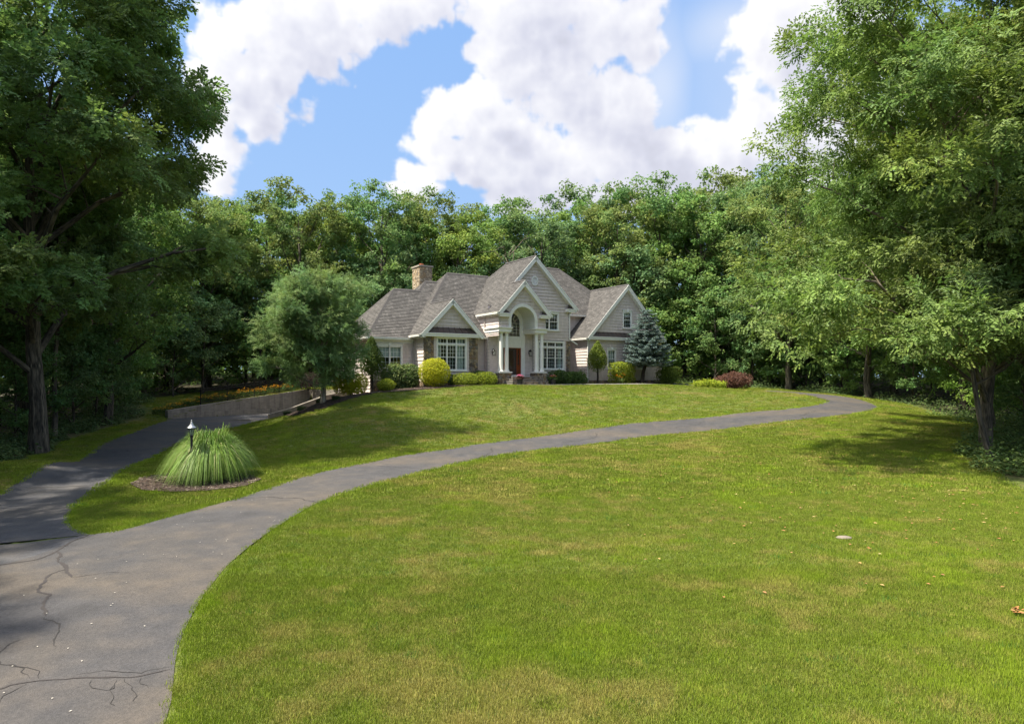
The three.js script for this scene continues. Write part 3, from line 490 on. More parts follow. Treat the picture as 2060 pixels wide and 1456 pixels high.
slope([[-3.42, 8.05], [-2.5, 7.15], [-1.2, 7.15], [-1.2, 12], [-5.6, 12]], (u, v) => 8.1 - (v - 7.15), K_);
slope([[-5.85, 0.65], [-3.37, 0.65], [-3.37, 4.24], [-5.85, 4.24]], hBl, L_);
slope([[-5.85, 4.24], [-3.37, 4.24], [-0.65, 7.0], [-0.65, 7.05], [-5.85, 12.25]], hBl, L_);
slope([[-3.37, 0.65], [-0.84, 0.65], [-0.84, 1.8], [-3.37, 4.24]], hBr, R_);
slope([[-0.95, 1.76], [0.1, 1.76], [0.1, 7.0], [-0.65, 7.0], [-3.37, 4.24]], hBf, F_);
slope([[0.1, 3.6], [3.4, 7.0], [0.1, 7.0]], hBf, F_);
slope([[-0.65, 7.0], [3.6, 7.0], [3.6, 12.2], [-5.85, 12.25]], (u, v) => 8.87 - 1.025 * (v - 7), K_);
slope([[-0.22, -0.35], [2.0, -0.35], [2.0, 1.25], [-0.22, 1.25]], hMl, L_);
slope([[-0.22, 1.25], [4.05, 1.25], [4.05, 5.5], [-0.22, 9.9]], hMl, L_);
slope([[2.0, -0.35], [4.43, -0.35], [4.43, 1.62], [2.0, 1.62]], hPr, R_);
slope([[4.05, 1.25], [8.08, 1.25], [8.08, 9.6], [4.05, 5.5]], hMr, R_);
slope([[4.05, 5.5], [8.3, 9.9], [-0.22, 9.9]], (u, v) => 9.85 - 1.04 * (v - 5.5), K_);
slope([[7.6, 5.55], [17.1, 5.55], [12.5, 10], [9, 10], [7.6, 8.5]], hEf, F_);
slope([[4.6, 5.55], [9, 10], [4.6, 14.5]], (u) => 10.67 - 1.0565 * (9 - u), L_);
slope([[17.1, 5.55], [17.1, 14.5], [12.5, 10]], (u) => 10.67 - 1.01 * (u - 12.5), R_);
slope([[9, 10], [12.5, 10], [17.1, 14.5], [4.6, 14.5]], (u, v) => 10.67 - 1.04 * (v - 10), K_);
slope([[10.27, 2.8], [14.75, 2.8], [14.75, 8.2], [10.27, 8.2]], hWl, L_);
slope([[14.75, 2.8], [19.2, 2.8], [19.2, 10.6], [14.75, 10.6]], hWr, R_);
// ridge and hip caps: overlapping bent tabs
function cap(a, b) {
  const A = h3(...a), B = h3(...b), L = A.distanceTo(B), n = Math.max(2, Math.round(L / 0.16)), g = new GB(), d = B.clone().sub(A).normalize(), s = V(-d.z, 0, d.x).normalize();
  for (let k = 0; k < n; k++) {
    const p = A.clone().lerp(B, k / n), q = A.clone().lerp(B, (k + 1.25) / n), r = hash2(k, Math.round(L * 100)) * 0.01;
    const e = (P, w, y) => P.clone().addScaledVector(s, w).add(V(0, y, 0));
    for (const t of [-1, 1]) { const a0 = e(p, 0, 0.06 + r), a1 = e(p, 0.14 * t, -0.07 + r), b1 = e(q, 0.14 * t, -0.085 + r), b0 = e(q, 0, 0.045 + r); g.quad(a0, a1, b1, b0, [0, 0], [1, 0], [1, 1], [0, 1]); g.quad(a0, a1, e(a1, 0, -0.02), e(a0, 0, -0.02), [0, 0], [1, 0], [1, 1], [0, 1]); }
  }
  capMat.side = THREE.DoubleSide; part('ridge_cap', g.geo(), capMat, house);
}
cap([-9.05, 2.35, 3.3], [-5.5, 6.25, 7.2]); cap([-5.5, 6.25, 7.2], [-3.42, 6.25, 7.2]); cap([-3.42, 6.25, 7.2], [-2.5, 7.15, 8.1]); cap([-2.5, 7.15, 8.1], [-1.4, 7.15, 8.1]); cap([-3.37, 4.24, 6.05], [-0.65, 7.0, 8.86]); cap([-0.65, 7, 8.87], [3.1, 7, 8.87]); cap([-3.37, 0.66, 6.05], [-3.37, 4.24, 6.05]);
cap([4.05, 1.26, 9.85], [4.05, 5.5, 9.85]); cap([2.0, -0.34, 7.645], [2.0, 1.3, 7.645]); cap([4.05, 5.5, 9.85], [2.5, 7.1, 8.2]); cap([14.75, 2.81, 8.577], [14.75, 8.0, 8.577]); cap([9, 10, 10.67], [12.5, 10, 10.67]); cap([14.76, 7.8, 8.39], [12.5, 10, 10.67]); cap([-9.05, 10.15, 3.3], [-5.5, 6.25, 7.2]);
// rake boards on the gables
function rake(v, u0, h0, u1, h1) {
  const g = new GB(), d = V(u1 - u0, h1 - h0, 0).normalize(), n = V(-d.y, d.x, 0); if (n.y < 0) n.negate();
  const A = V(u0, h0, -v), B = V(u1, h1, -v), f = (P, k, z) => P.clone().addScaledVector(n, k).add(V(0, 0, z));
  const strip = (t, b, z0, z1) => { const a = [f(A, t, z0), f(A, b, z0), f(B, b, z0), f(B, t, z0)], c = [f(A, t, z1), f(A, b, z1), f(B, b, z1), f(B, t, z1)]; g.quad(c[1], c[2], c[3], c[0], [0, 0], [3, 0], [3, 0.3], [0, 0.3]); g.quad(a[1], c[1], c[0], a[0], [0, 0], [0.1, 0], [0.1, 0.3], [0, 0.3]); g.quad(a[2], a[1], c[1], c[2], [0, 0], [3, 0], [3, 0.1], [0, 0.1]); g.quad(c[2], a[2], a[3], c[3], [0, 0], [0.1, 0], [0.1, 0.3], [0, 0.3]); g.quad(a[0], c[0], c[3], a[3], [0, 0], [0.1, 0], [3, 0.1], [0, 0.1]); };
  strip(-0.012, -0.10, -0.06, 0.035); strip(-0.10, -0.30, -0.06, 0.012);
  g.quad(f(A, -0.29, 0), f(B, -0.29, 0), f(B, -0.29, -0.36), f(A, -0.29, -0.36), [0, 0], [3, 0], [3, 0.4], [0, 0.4]);
  part('rake_board', g.geo(), trim, house);
}
rake(0.65, -5.87, hBl(-5.87), -3.37, 6.054); rake(0.65, -3.37, 6.054, -0.82, hBr(-0.82));
rake(-0.35, -0.24, hMl(-0.24), 2.0, 7.647); rake(-0.35, 2.0, 7.647, 4.45, hPr(4.45));
rake(1.25, 0.3, hMl(0.3), 4.05, 9.85); rake(1.25, 4.05, 9.85, 8.1, hMr(8.1));
rake(2.8, 10.25, hWl(10.25), 14.75, 8.577); rake(2.8, 14.75, 8.577, 19.22, hWr(19.22));
// gutters and the boards behind them
function gutter(a, b) { const A = h3(...a), B = h3(...b), g = new GB(); g.beam(A, B, 0.12, 0.09); g.beam(A.clone().add(V(0, 0.055, 0)), B.clone().add(V(0, 0.055, 0)), 0.145, 0.022); g.beam(A.clone().add(V(0, -0.06, 0)), B.clone().add(V(0, -0.06, 0)), 0.08, 0.03); part('gutter', g.geo(), trim, house); }
gutter([-9.05, 2.3, 3.24], [-5.9, 2.3, 3.24]); gutter([-9.1, 2.3, 3.24], [-9.1, 9.9, 3.24]); gutter([-5.9, 0.7, 3.40], [-5.9, 2.5, 3.40]); gutter([-0.28, -0.3, 5.14], [-0.28, 2.9, 5.14]); gutter([10.22, 2.85, 3.75], [10.22, 6, 3.75]); gutter([8.1, 5.5, 5.93], [12.4, 5.5, 5.93]); gutter([8.13, 1.3, 5.9], [8.13, 5.5, 5.9]); gutter([4.48, -0.3, 5.1], [4.48, 1.55, 5.1]); gutter([-0.8, 1.72, 3.44], [-0.05, 1.72, 3.44]);
// eave soffits closed back to the walls, and the frieze with its dentils on the low wing
{ for (const q of [[-9.0, -5.5, 3.12, 3.17, -2.76, -2.32], [-9.05, -8.65, 3.12, 3.17, -9.9, -2.78], [-5.83, -5.45, 3.27, 3.32, -2.6, -0.7], [-0.22, 0, 5.02, 5.07, -3, 0.3], [10.27, 10.58, 3.62, 3.67, -6, -2.85], [8.06, 12.5, 5.84, 5.89, -6, -5.52], [7.5, 8.05, 5.82, 5.87, -5.9, -1.3]]) { const g = new GB(); g.box(...q); part('soffit', g.geo(), trim, house); }
  const f = new GB(); f.box(-8.65, -5.5, 2.92, 3.12, -2.75, -2.70); for (let u = -8.6; u < -5.5; u += 0.12) f.box(u, u + 0.07, 2.99, 3.06, -2.70, -2.675); part('frieze', f.geo(), trim, house); }
// low copper pent roofs with white fascia across the gables
function pent(u0, u1, hb, ht, vw, vf) {
  const g = new GB(), seams = [], n = Math.max(1, Math.round((u1 - u0) / 0.5));
  const ins = 0.38; g.quad(h3(u0, vf, hb), h3(u1, vf, hb), h3(u1 - ins, vw, ht), h3(u0 + ins, vw, ht), [0, 0], [u1 - u0, 0], [u1 - u0, 0.6], [0, 0.6]);
  for (let k = 1; k < n; k++) { const t = k / n, s = new GB(); seams.push(s); s.beam(h3(lerp(u0, u1, t), vf, hb + 0.015), h3(lerp(u0 + ins, u1 - ins, t), vw, ht + 0.015), 0.025, 0.04); }
  const m = part('copper_roof', g.geo(), copper, house); for (const s of seams) part('standing_seam', s.geo(), copper, m);
  const f = new GB(); f.box(u0, u1, hb - 0.26, hb - 0.005, -vf - 0.05, -vf); f.box(u0 - 0.02, u1 + 0.02, hb - 0.09, hb - 0.01, -vf, -vf + 0.04); f.box(u0, u1, hb - 0.27, hb - 0.22, -vw, -vf - 0.05); f.box(u0, u0 + 0.04, hb - 0.26, hb - 0.01, -vw, -vf - 0.05); part('fascia', f.geo(), trim, house);
}
pent(-5.68, -1.0, 3.63, 4.05, 0.98, 0.68); pent(10.45, 19.05, 3.98, 4.38, 3.14, 2.82);
pent(-0.12, 0.78, 5.17, 5.55, -0.02, -0.33); pent(3.45, 4.3, 5.17, 5.55, -0.02, -0.33); pent(7.05, 7.95, 5.95, 6.4, 1.58, 1.27);
// ---- windows ----
function windowUnit(u0, u1, b0, b1, v, { lights = 1, cols = 3, rows = 3, transom = 0, key = true, double = true, curtain = 0, blind = 0, head = 0.14 } = {}) {
  const w = new THREE.Group(); w.name = 'window'; w.position.set((u0 + u1) / 2, b0, -v); house.add(w);
  const W = (u1 - u0) / 2, Hh = b1 - b0, c = 0.1, f = new GB();
  f.box(-W - c, -W + 0.02, -0.02, Hh, -0.1, 0.05); f.box(W - 0.02, W + c, -0.02, Hh, -0.1, 0.05); f.box(-W - c, W + c, Hh - 0.02, Hh + head, -0.1, 0.052); f.box(-W - c - 0.04, W + c + 0.04, -0.09, -0.02, -0.1, 0.09); f.box(-W - c, W + c, -0.02, 0.02, -0.1, 0.048);
  if (key) { f.box(-W - c - 0.06, W + c + 0.06, Hh + head, Hh + head + 0.06, -0.02, 0.11); const kw = 0.09; f.box(-kw, kw, Hh + 0.0, Hh + head + 0.12, 0.0, 0.13); }
  part('frame', f.geo(), trim, w);
  const s = new GB(), m = new GB(), unit = 2 * W / lights, tb = transom ? Hh - transom : Hh;
  for (let k = 0; k < lights; k++) {
    const x0 = -W + k * unit, x1 = x0 + unit, e = 0.05;
    if (k) s.box(x0 - 0.05, x0 + 0.05, 0.02, Hh - 0.02, -0.1, 0.03);
    const sash = (y0, y1, z, cN, rN) => { s.box(x0, x0 + e, y0, y1, z - 0.03, z + 0.005); s.box(x1 - e, x1, y0, y1, z - 0.03, z + 0.005); s.box(x0 + e, x1 - e, y0, y0 + e, z - 0.03, z + 0.005); s.box(x0 + e, x1 - e, y1 - e, y1, z - 0.03, z + 0.005); for (let i = 1; i < cN; i++) { const x = lerp(x0 + e, x1 - e, i / cN); m.box(x - 0.011, x + 0.011, y0 + e, y1 - e, z - 0.02, z + 0.001); } for (let j = 1; j < rN; j++) { const y = lerp(y0 + e, y1 - e, j / rN); m.box(x0 + e, x1 - e, y - 0.011, y + 0.011, z - 0.02, z + 0.0025); } };
    if (transom) { s.box(x0, x1, tb - 0.045, tb + 0.045, -0.1, 0.02); sash(tb + 0.045, Hh, -0.02, cols, 1); }
    if (double) { sash(0.02, tb / 2 + 0.02, -0.045, cols, rows); sash(tb / 2 - 0.02, transom ? tb - 0.045 : tb - 0.02, -0.012, cols, rows); } else sash(0.02, tb - 0.02, -0.02, cols, rows);
  }
  part('sash', s.geo(), trim, w); part('muntin', m.geo(), trim, w);
  const g = new GB(); g.quad(V(-W, 0, -0.036), V(W, 0, -0.036), V(W, Hh, -0.036), V(-W, Hh, -0.036), [0, 0], [1, 0], [1, 1], [0, 1]); part('pane', g.geo(), glass, w);
  if (curtain) { for (const [a, b] of curtain) { const q = new GB(); const n = Math.max(6, Math.round((b - a) / 0.05)); for (let i = 0; i < n; i++) { const xa = lerp(a, b, i / n), xb = lerp(a, b, (i + 1) / n), z = (k) => -0.25 + 0.03 * Math.sin(k * 2.2); q.quad(V(xa, 0.03, z(i)), V(xb, 0.03, z(i + 1)), V(xb, Hh, z(i + 1)), V(xa, Hh, z(i)), [0, 0], [0, 0], [0, 0], [0, 0]); } part('curtain', q.geo(), curtainMat, w); } }
  if (blind) { const q = new GB(); q.quad(V(-W, Hh * (1 - blind), -0.2), V(W, Hh * (1 - blind), -0.2), V(W, Hh, -0.2), V(-W, Hh, -0.2), [0, 0], [0, 0], [0, 0], [0, 0]); part('blind', q.geo(), curtainMat, w); }
  return w;
}
windowUnit(-8.1, -6.4, 1.2, 2.7, 2.73, { lights: 2, cols: 3, rows: 2, blind: 0.5 });
windowUnit(-4.42, -2.21, 1.05, 3.28, 0.98, { lights: 3, transom: 0.42, key: false, rows: 3, head: 0.1, curtain: [[-1.1, -0.75], [0.42, 1.08]] });
windowUnit(4.53, 6.86, 1.2, 3.28, 1.58, { lights: 3, transom: 0.4, key: false, rows: 3, head: 0.1, curtain: [[0.85, 1.12]] });
windowUnit(4.7, 6.32, 4.24, 5.52, 1.58, { lights: 2, rows: 2, blind: 0.2 });
windowUnit(12.72, 13.52, 1.32, 2.88, 3.14, { rows: 2, blind: 0.62 }); windowUnit(16.02, 16.82, 1.32, 2.88, 3.14, { rows: 2, blind: 0.4 }); windowUnit(14.46, 15.3, 4.84, 6.2, 3.14, { rows: 2, blind: 0.25 });
// oval gable vent with louvres
{
  const vent = new THREE.Group(); vent.name = 'gable_vent'; vent.position.set(4.12, 7.95, -1.57); house.add(vent);
  const sh = new THREE.Shape().absellipse(0, 0, 0.31, 0.37, 0, Math.PI * 2), hole = new THREE.Path().absellipse(0, 0, 0.23, 0.29, 0, Math.PI * 2); sh.holes.push(hole);
  part('frame', new THREE.ExtrudeGeometry(sh, { depth: 0.05, bevelEnabled: true, bevelSize: 0.01, bevelThickness: 0.01, curveSegments: 24 }), trim, vent);
  const g = new GB(); for (let y = -0.24; y < 0.25; y += 0.07) { const w = 0.235 * Math.sqrt(Math.max(0.02, 1 - (y / 0.29) ** 2)); g.quad(V(-w, y, 0.03), V(w, y, 0.03), V(w, y + 0.075, -0.0), V(-w, y + 0.075, -0.0), [0, 0], [0, 0], [0, 0], [0, 0]); } part('louvre', g.geo(), trim, vent);
}
// ---- porch ----
{
  // stone pedestals, floor and steps
  const plinth = (u0, u1, v0, v1, h0, h1) => { const g = new GB(); g.box(u0, u1, h0, h1, -v1, -v0); return part('plinth', g.geo(), trim, house); };
  for (const [a, b] of [[-0.02, 1.06], [3.06, 4.12]]) { plinth(a, b, -0.1, 0.62, 0.86, 0.95); }
  const fl = new GB(); fl.box(0.02, 4.03, 0.45, 0.60, -1.7, -0.0); part('porch_floor', fl.geo(), std(lin(0.2, 0.185, 0.165), 0.9), house);
  const slab = std(lin(0.23, 0.21, 0.185), 0.9);
  [[0.6, -0.32, 0.44, 0.58], [0.35, -0.68, 0.28, 0.42], [0.1, -1.04, 0.12, 0.26]].forEach(([du, v, h0, h1]) => { const g = new GB(), t = new GB(); g.box(0.95 - (0.6 - du) * 0.9, 3.12 + (0.6 - du) * 0.9, -0.1, h0 + 0.09, 0.02, -v); const st = part('step', g.geo(), mortar, house); t.box(0.92 - (0.6 - du) * 0.9, 3.15 + (0.6 - du) * 0.9, h0 + 0.09, h1 + 0.005, 0.0, -v + 0.035); part('tread', t.geo(), slab, st);
    stones(st, 0.95 - (0.6 - du) * 0.9, 3.12 + (0.6 - du) * 0.9, h0 - 0.09, h0 + 0.09, (a, b, o) => V(a, b, -v + o), 0.17, 0.04, du * 100 | 0); });
  // columns
  const prof = []; for (const [r, y] of [[0.0, 0], [0.20, 0], [0.205, 0.03], [0.20, 0.07], [0.165, 0.09], [0.175, 0.12], [0.145, 0.15], [0.14, 0.5], [0.139, 1.2], [0.132, 2.0], [0.122, 2.62], [0.122, 2.66], [0.14, 2.68], [0.14, 2.71], [0.125, 2.72], [0.125, 2.76], [0.17, 2.81], [0.17, 2.83], [0, 2.83]]) prof.push(new THREE.Vector2(r, y));
  for (const u of [0.30, 0.77, 3.37, 3.85]) { const m = part('column', new THREE.LatheGeometry(prof, 28), trim, house); m.position.set(u, 0.95, -0.2); const b = new GB(); b.box(-0.18, 0.18, 2.83, 2.89, -0.18, 0.18); part('abacus', b.geo(), trim, m); }
  // entablature blocks
  for (const [a, b, va] of [[-0.08, 1.0, 2.0], [3.1, 4.13, 1.6]]) { const g = new GB(); g.box(a, b, 3.84, 4.06, -va, 0.1); g.box(a - 0.03, b + 0.03, 4.06, 4.10, -va, 0.14); g.box(a - 0.08, b + 0.08, 4.10, 4.17, -va, 0.19); g.box(a + 0.03, b - 0.03, 3.80, 3.84, -va, 0.07); part('entablature', g.geo(), trim, house); }
  // arch: ring, vault
  const ring = new THREE.Shape(); ring.moveTo(-ARC.ro, 4.17 - ARC.s); ring.lineTo(-ARC.ro, 0); ring.absarc(0, 0, ARC.ro, Math.PI, 0, true); ring.lineTo(ARC.ro, 4.17 - ARC.s); ring.lineTo(ARC.ri, 4.17 - ARC.s); ring.lineTo(ARC.ri, 0); ring.absarc(0, 0, ARC.ri, 0, Math.PI, false); ring.lineTo(-ARC.ri, 4.17 - ARC.s);
  const rg = new THREE.ExtrudeGeometry(ring, { depth: 0.07, bevelEnabled: true, bevelSize: 0.012, bevelThickness: 0.012, curveSegments: 40 }); const rm = part('arch', rg, trim, house); rm.position.set(ARC.c, ARC.s, -0.02);
  const vg = new GB(), n = 36; for (let k = 0; k < n; k++) { const a0 = Math.PI * k / n, a1 = Math.PI * (k + 1) / n, q = (a, z, r) => V(ARC.c + Math.cos(a) * r, ARC.s + Math.sin(a) * r, z); const r = ARC.ri + 0.004; for (let s = 0; s < 8; s++) { const z0 = -1.62 * s / 8, z1 = -1.62 * (s + 1) / 8; vg.quad(q(a0, z0, r), q(a1, z0, r), q(a1, z1, r), q(a0, z1, r), [s / 8, a0], [s / 8, a1], [(s + 1) / 8, a1], [(s + 1) / 8, a0]); } vg.quad(q(a0, -0.02, r), q(a0, -1.62, r), q(a0, -1.62, r - 0.006), q(a0, -0.02, r - 0.006), [0, 0], [0, 0], [0, 0], [0, 0]); }
  for (const s of [-1, 1]) vg.quad(V(ARC.c + s * (ARC.ri + 0.004), 4.1, 0), V(ARC.c + s * (ARC.ri + 0.004), 4.1, -1.62), V(ARC.c + s * (ARC.ri + 0.004), ARC.s, -1.62), V(ARC.c + s * (ARC.ri + 0.004), ARC.s, 0), [0, 0], [1, 0], [1, 0.3], [0, 0.3]);
  const vaultMap = tex(64, 512, (u, v) => grey(((v * 40) % 1) < 0.08 ? 0.7 : 0.9), true, [1, 1 / Math.PI]); part('vault', vg.geo(), std(0xf4f3e8, 0.6, { map: vaultMap, side: THREE.DoubleSide }), house);
  // door surround with the arched window
  const sh = new THREE.Shape(); sh.moveTo(-1.2, 0.6); sh.lineTo(1.2, 0.6); sh.lineTo(1.2, 4.66); sh.absarc(0, 4.66, 1.2, 0, Math.PI, false); sh.lineTo(-1.2, 0.6);
  const d = new THREE.Path(); d.moveTo(-0.86, 0.66); d.lineTo(0.86, 0.66); d.lineTo(0.86, 2.77); d.lineTo(-0.86, 2.77); d.lineTo(-0.86, 0.66);
  const aw = new THREE.Path(); aw.moveTo(-0.82, 3.58); aw.lineTo(0.82, 3.58); aw.lineTo(0.82, 4.62); aw.absarc(0, 4.62, 0.82, 0, Math.PI, false); aw.lineTo(-0.82, 3.58); sh.holes.push(d, aw);
  const sm = part('door_surround', new THREE.ExtrudeGeometry(sh, { depth: 0.06, bevelEnabled: false, curveSegments: 36 }), trim, house); sm.position.set(ARC.c, 0, -1.66);
  { const g = new GB(); for (const s of [-1, 1]) g.box(s > 0 ? 0.9 : -1.19, s > 0 ? 1.19 : -0.9, 0.6, 4.6, 0.06, 0.085); g.box(-0.9, 0.9, 2.8, 2.92, 0.06, 0.09); g.box(-0.9, 0.9, 3.40, 3.5, 0.06, 0.09); g.box(-0.95, 0.95, 0.58, 0.66, -0.05, 0.12); part('trim_board', g.geo(), trim, sm); }
  const win = new THREE.Group(); win.name = 'arched_window'; win.position.set(ARC.c, 0, -1.66); house.add(win);
  { const f = new THREE.Shape(); f.moveTo(-0.84, 3.56); f.lineTo(0.84, 3.56); f.lineTo(0.84, 4.62); f.absarc(0, 4.62, 0.84, 0, Math.PI, false); f.lineTo(-0.84, 3.56); const h = new THREE.Path(); h.moveTo(-0.76, 3.64); h.lineTo(0.76, 3.64); h.lineTo(0.76, 4.62); h.absarc(0, 4.62, 0.76, 0, Math.PI, false); h.lineTo(-0.76, 3.64); f.holes.push(h); const fm = part('frame', new THREE.ExtrudeGeometry(f, { depth: 0.05, bevelEnabled: false, curveSegments: 36 }), trim, win); fm.position.z = -0.01;
    const m = new GB(); for (let i = 1; i < 5; i++) { const x = lerp(-0.76, 0.76, i / 5); m.box(x - 0.012, x + 0.012, 3.62, 4.62, -0.005, 0.02); } for (const y of [3.88, 4.13, 4.38, 4.62]) m.box(-0.77, 0.77, y - 0.012, y + 0.012, -0.004, 0.022); for (let k = 1; k < 6; k++) { const a = Math.PI * k / 6; m.beam(V(Math.cos(a) * 0.34, 4.62 + Math.sin(a) * 0.34, 0.008), V(Math.cos(a) * 0.77, 4.62 + Math.sin(a) * 0.77, 0.008), 0.024, 0.024, V(0, 0, 1)); } for (let k = 0; k < 12; k++) { const p = (a) => V(Math.cos(a) * 0.34, 4.62 + Math.sin(a) * 0.34, 0.008); m.beam(p(Math.PI * k / 12), p(Math.PI * (k + 1) / 12), 0.024, 0.024, V(0, 0, 1)); } part('muntin', m.geo(), trim, win);
    const ps = new THREE.Shape(); ps.moveTo(-0.78, 3.62); ps.lineTo(0.78, 3.62); ps.lineTo(0.78, 4.62); ps.absarc(0, 4.62, 0.78, 0, Math.PI, false); ps.lineTo(-0.78, 3.62); const pm = part('pane', new THREE.ShapeGeometry(ps, 30), glass, win); pm.position.z = 0.002; }
  const door = new THREE.Group(); door.name = 'door'; door.position.set(ARC.c, 0.68, -1.68); house.add(door);
  { const g = new GB(); g.box(-0.86, -0.80, 0, 2.09, -0.06, 0.05); g.box(0.80, 0.86, 0, 2.09, -0.06, 0.05); g.box(-0.53, -0.47, 0, 2.09, -0.06, 0.05); g.box(0.47, 0.53, 0, 2.09, -0.06, 0.05); g.box(-0.8, 0.8, 2.03, 2.09, -0.06, 0.048); part('door_frame', g.geo(), doorWood, door);
    const s = new GB(); s.box(-0.47, 0.47, 0, 2.03, -0.07, -0.04); for (const [x0, x1, y0, y1] of [[-0.38, -0.05, 0.2, 0.85], [0.05, 0.38, 0.2, 0.85], [-0.38, -0.05, 1.0, 1.85], [0.05, 0.38, 1.0, 1.85]]) s.box(x0, x1, y0, y1, -0.04, -0.028); part('door_leaf', s.geo(), doorDark, door);
    const st = new GB(); st.box(-0.47, -0.37, 0, 2.03, -0.01, 0.03); st.box(0.37, 0.47, 0, 2.03, -0.01, 0.03); st.box(-0.37, 0.37, 0, 0.22, -0.01, 0.03); st.box(-0.37, 0.37, 1.93, 2.03, -0.01, 0.03); part('storm_door', st.geo(), std(lin(0.05, 0.04, 0.037), 0.4), door);
    const gl = new GB(); gl.quad(V(-0.37, 0.22, 0.01), V(0.37, 0.22, 0.01), V(0.37, 1.93, 0.01), V(-0.37, 1.93, 0.01), [0, 0], [1, 0], [1, 1], [0, 1]); part('pane', gl.geo(), glass, door);
    part('handle', new THREE.CapsuleGeometry(0.014, 0.14, 4, 8).translate(-0.4, 1.02, 0.06), darkIron, door);
    for (const s of [-1, 1]) { const q = new GB(), x0 = s > 0 ? 0.53 : -0.80, x1 = x0 + 0.27; q.box(x0, x1, 0, 0.8, -0.05, 0.01); q.box(x0, x0 + 0.07, 0.8, 2.03, -0.05, 0.01); q.box(x1 - 0.07, x1, 0.8, 2.03, -0.05, 0.01); q.box(x0 + 0.07, x1 - 0.07, 1.9, 2.03, -0.05, 0.01); q.box(x0 + 0.05, x1 - 0.05, 0.12, 0.68, 0.01, 0.02); const sd = part('sidelight', q.geo(), doorWood, door); const pg = new GB(); pg.quad(V(x0 + 0.07, 0.8, -0.02), V(x1 - 0.07, 0.8, -0.02), V(x1 - 0.07, 1.9, -0.02), V(x0 + 0.07, 1.9, -0.02), [0, 0], [1, 0], [1, 1], [0, 1]); part('pane', pg.geo(), glass, sd); } }
  // wall lanterns
  for (const u of [0.42, 3.66]) {
    const l = new THREE.Group(); l.name = 'wall_lantern'; l.position.set(u, 2.15, -1.60); house.add(l);
    const g = new GB(); g.box(-0.05, 0.05, 0.1, 0.45, -0.03, 0.0); g.beam(V(0, 0.3, 0), V(0, 0.52, 0.12), 0.025, 0.025); g.beam(V(0, 0.52, 0.12), V(0, 0.47, 0.17), 0.025, 0.025); g.box(-0.1, 0.1, 0.0, 0.03, 0.08, 0.27); for (const [x, z] of [[-0.085, 0.09], [0.085, 0.09], [-0.085, 0.26], [0.085, 0.26]]) g.beam(V(x * 0.7, 0.02, (z - 0.175) * 0.7 + 0.175), V(x * 1.15, 0.33, (z - 0.175) * 1.15 + 0.175), 0.016, 0.016, V(1, 0, 0)); part('bracket', g.geo(), darkIron, l);
    part('cap', new THREE.ConeGeometry(0.15, 0.16, 8).translate(0, 0.41, 0.175), darkIron, l); part('glass', new THREE.CylinderGeometry(0.1, 0.06, 0.3, 8, 1, true).translate(0, 0.18, 0.175), std(lin(0.55, 0.53, 0.48), 0.25, { side: THREE.DoubleSide }), l);
  }
}
// ---- stone veneer ----
// irregular stones over a rectangle: Voronoi cells pushed out by different amounts
function stones(parent, a0, a1, b0, b1, at, size, depth, seed, each = true, mats = stoneMats) {
  const r = RNG(seed * 7919 + 13), nx = Math.max(1, Math.round((a1 - a0) / size)), ny = Math.max(1, Math.round((b1 - b0) / (size * 0.86))), S = [];
  for (let j = 0; j < ny; j++) for (let i = 0; i < nx; i++) S.push([lerp(a0, a1, (i + 0.5 + (r() - 0.5) * 0.75 + (j % 2) * 0.3 - 0.15) / nx), lerp(b0, b1, (j + 0.5 + (r() - 0.5) * 0.75) / ny)]);
  const all = [];
  for (const s of S) {
    let P = rect(a0, a1, b0, b1);
    for (const t of S) if (t !== s) { const mx = (s[0] + t[0]) / 2, my = (s[1] + t[1]) / 2, nx2 = s[0] - t[0], ny2 = s[1] - t[1], l = Math.hypot(nx2, ny2) || 1; const o = []; for (let i = 0; i < P.length; i++) { const a = P[i], b = P[(i + 1) % P.length], fa = ((a[0] - mx) * nx2 + (a[1] - my) * ny2) / l - 0.007, fb = ((b[0] - mx) * nx2 + (b[1] - my) * ny2) / l - 0.007; if (fa >= 0) o.push(a); if ((fa >= 0) !== (fb >= 0)) { const q = fa / (fa - fb); o.push([lerp(a[0], b[0], q), lerp(a[1], b[1], q)]); } } P = o; if (P.length < 3) break; }
    if (P.length < 3) continue;
    const cx = P.reduce((q, p) => q + p[0], 0) / P.length, cy = P.reduce((q, p) => q + p[1], 0) / P.length, d = depth * (0.55 + 0.7 * r()), g = new GB(), tl = (r() - 0.5) * 0.02, tl2 = (r() - 0.5) * 0.02;
    const low = P.map(([a, b]) => at(a, b, 0.0)), mid = P.map(([a, b]) => at(a, b, d * 0.6)), top = P.map(([a, b]) => at(lerp(cx, a, 0.82), lerp(cy, b, 0.82), d + tl * (a - cx) / size + tl2 * (b - cy) / size));
    for (let i = 0; i < P.length; i++) { const j = (i + 1) % P.length, U = (k, s2) => [P[k][0] * s2, P[k][1] * s2]; g.quad(low[i], low[j], mid[j], mid[i], U(i, 1), U(j, 1), U(j, 1.1), U(i, 1.1)); g.quad(mid[i], mid[j], top[j], top[i], U(i, 1.1), U(j, 1.1), U(j, 0.95), U(i, 0.95)); }
    for (let i = 1; i < P.length - 1; i++) g.tri(top[0], top[i], top[i + 1], P[0], P[i], P[i + 1]);
    all.push([g.geo(), mats[Math.floor(r() * mats.length)]]);
  }
  if (each) for (const [g, m] of all) part('stone', g, m, parent);
  else { for (const m of stoneMats) { const gs = all.filter((x) => x[1] === m).map((x) => x[0]); if (gs.length) { const q = part('stonework', mergeGeometries(gs), m, parent); q.userData.kind = 'stuff'; } } }
}
const slabBox = (x0, x1, y0, y1, z0, z1) => { const g = new GB(); g.box(x0, x1, y0, y1, z0, z1); return g.geo(); };
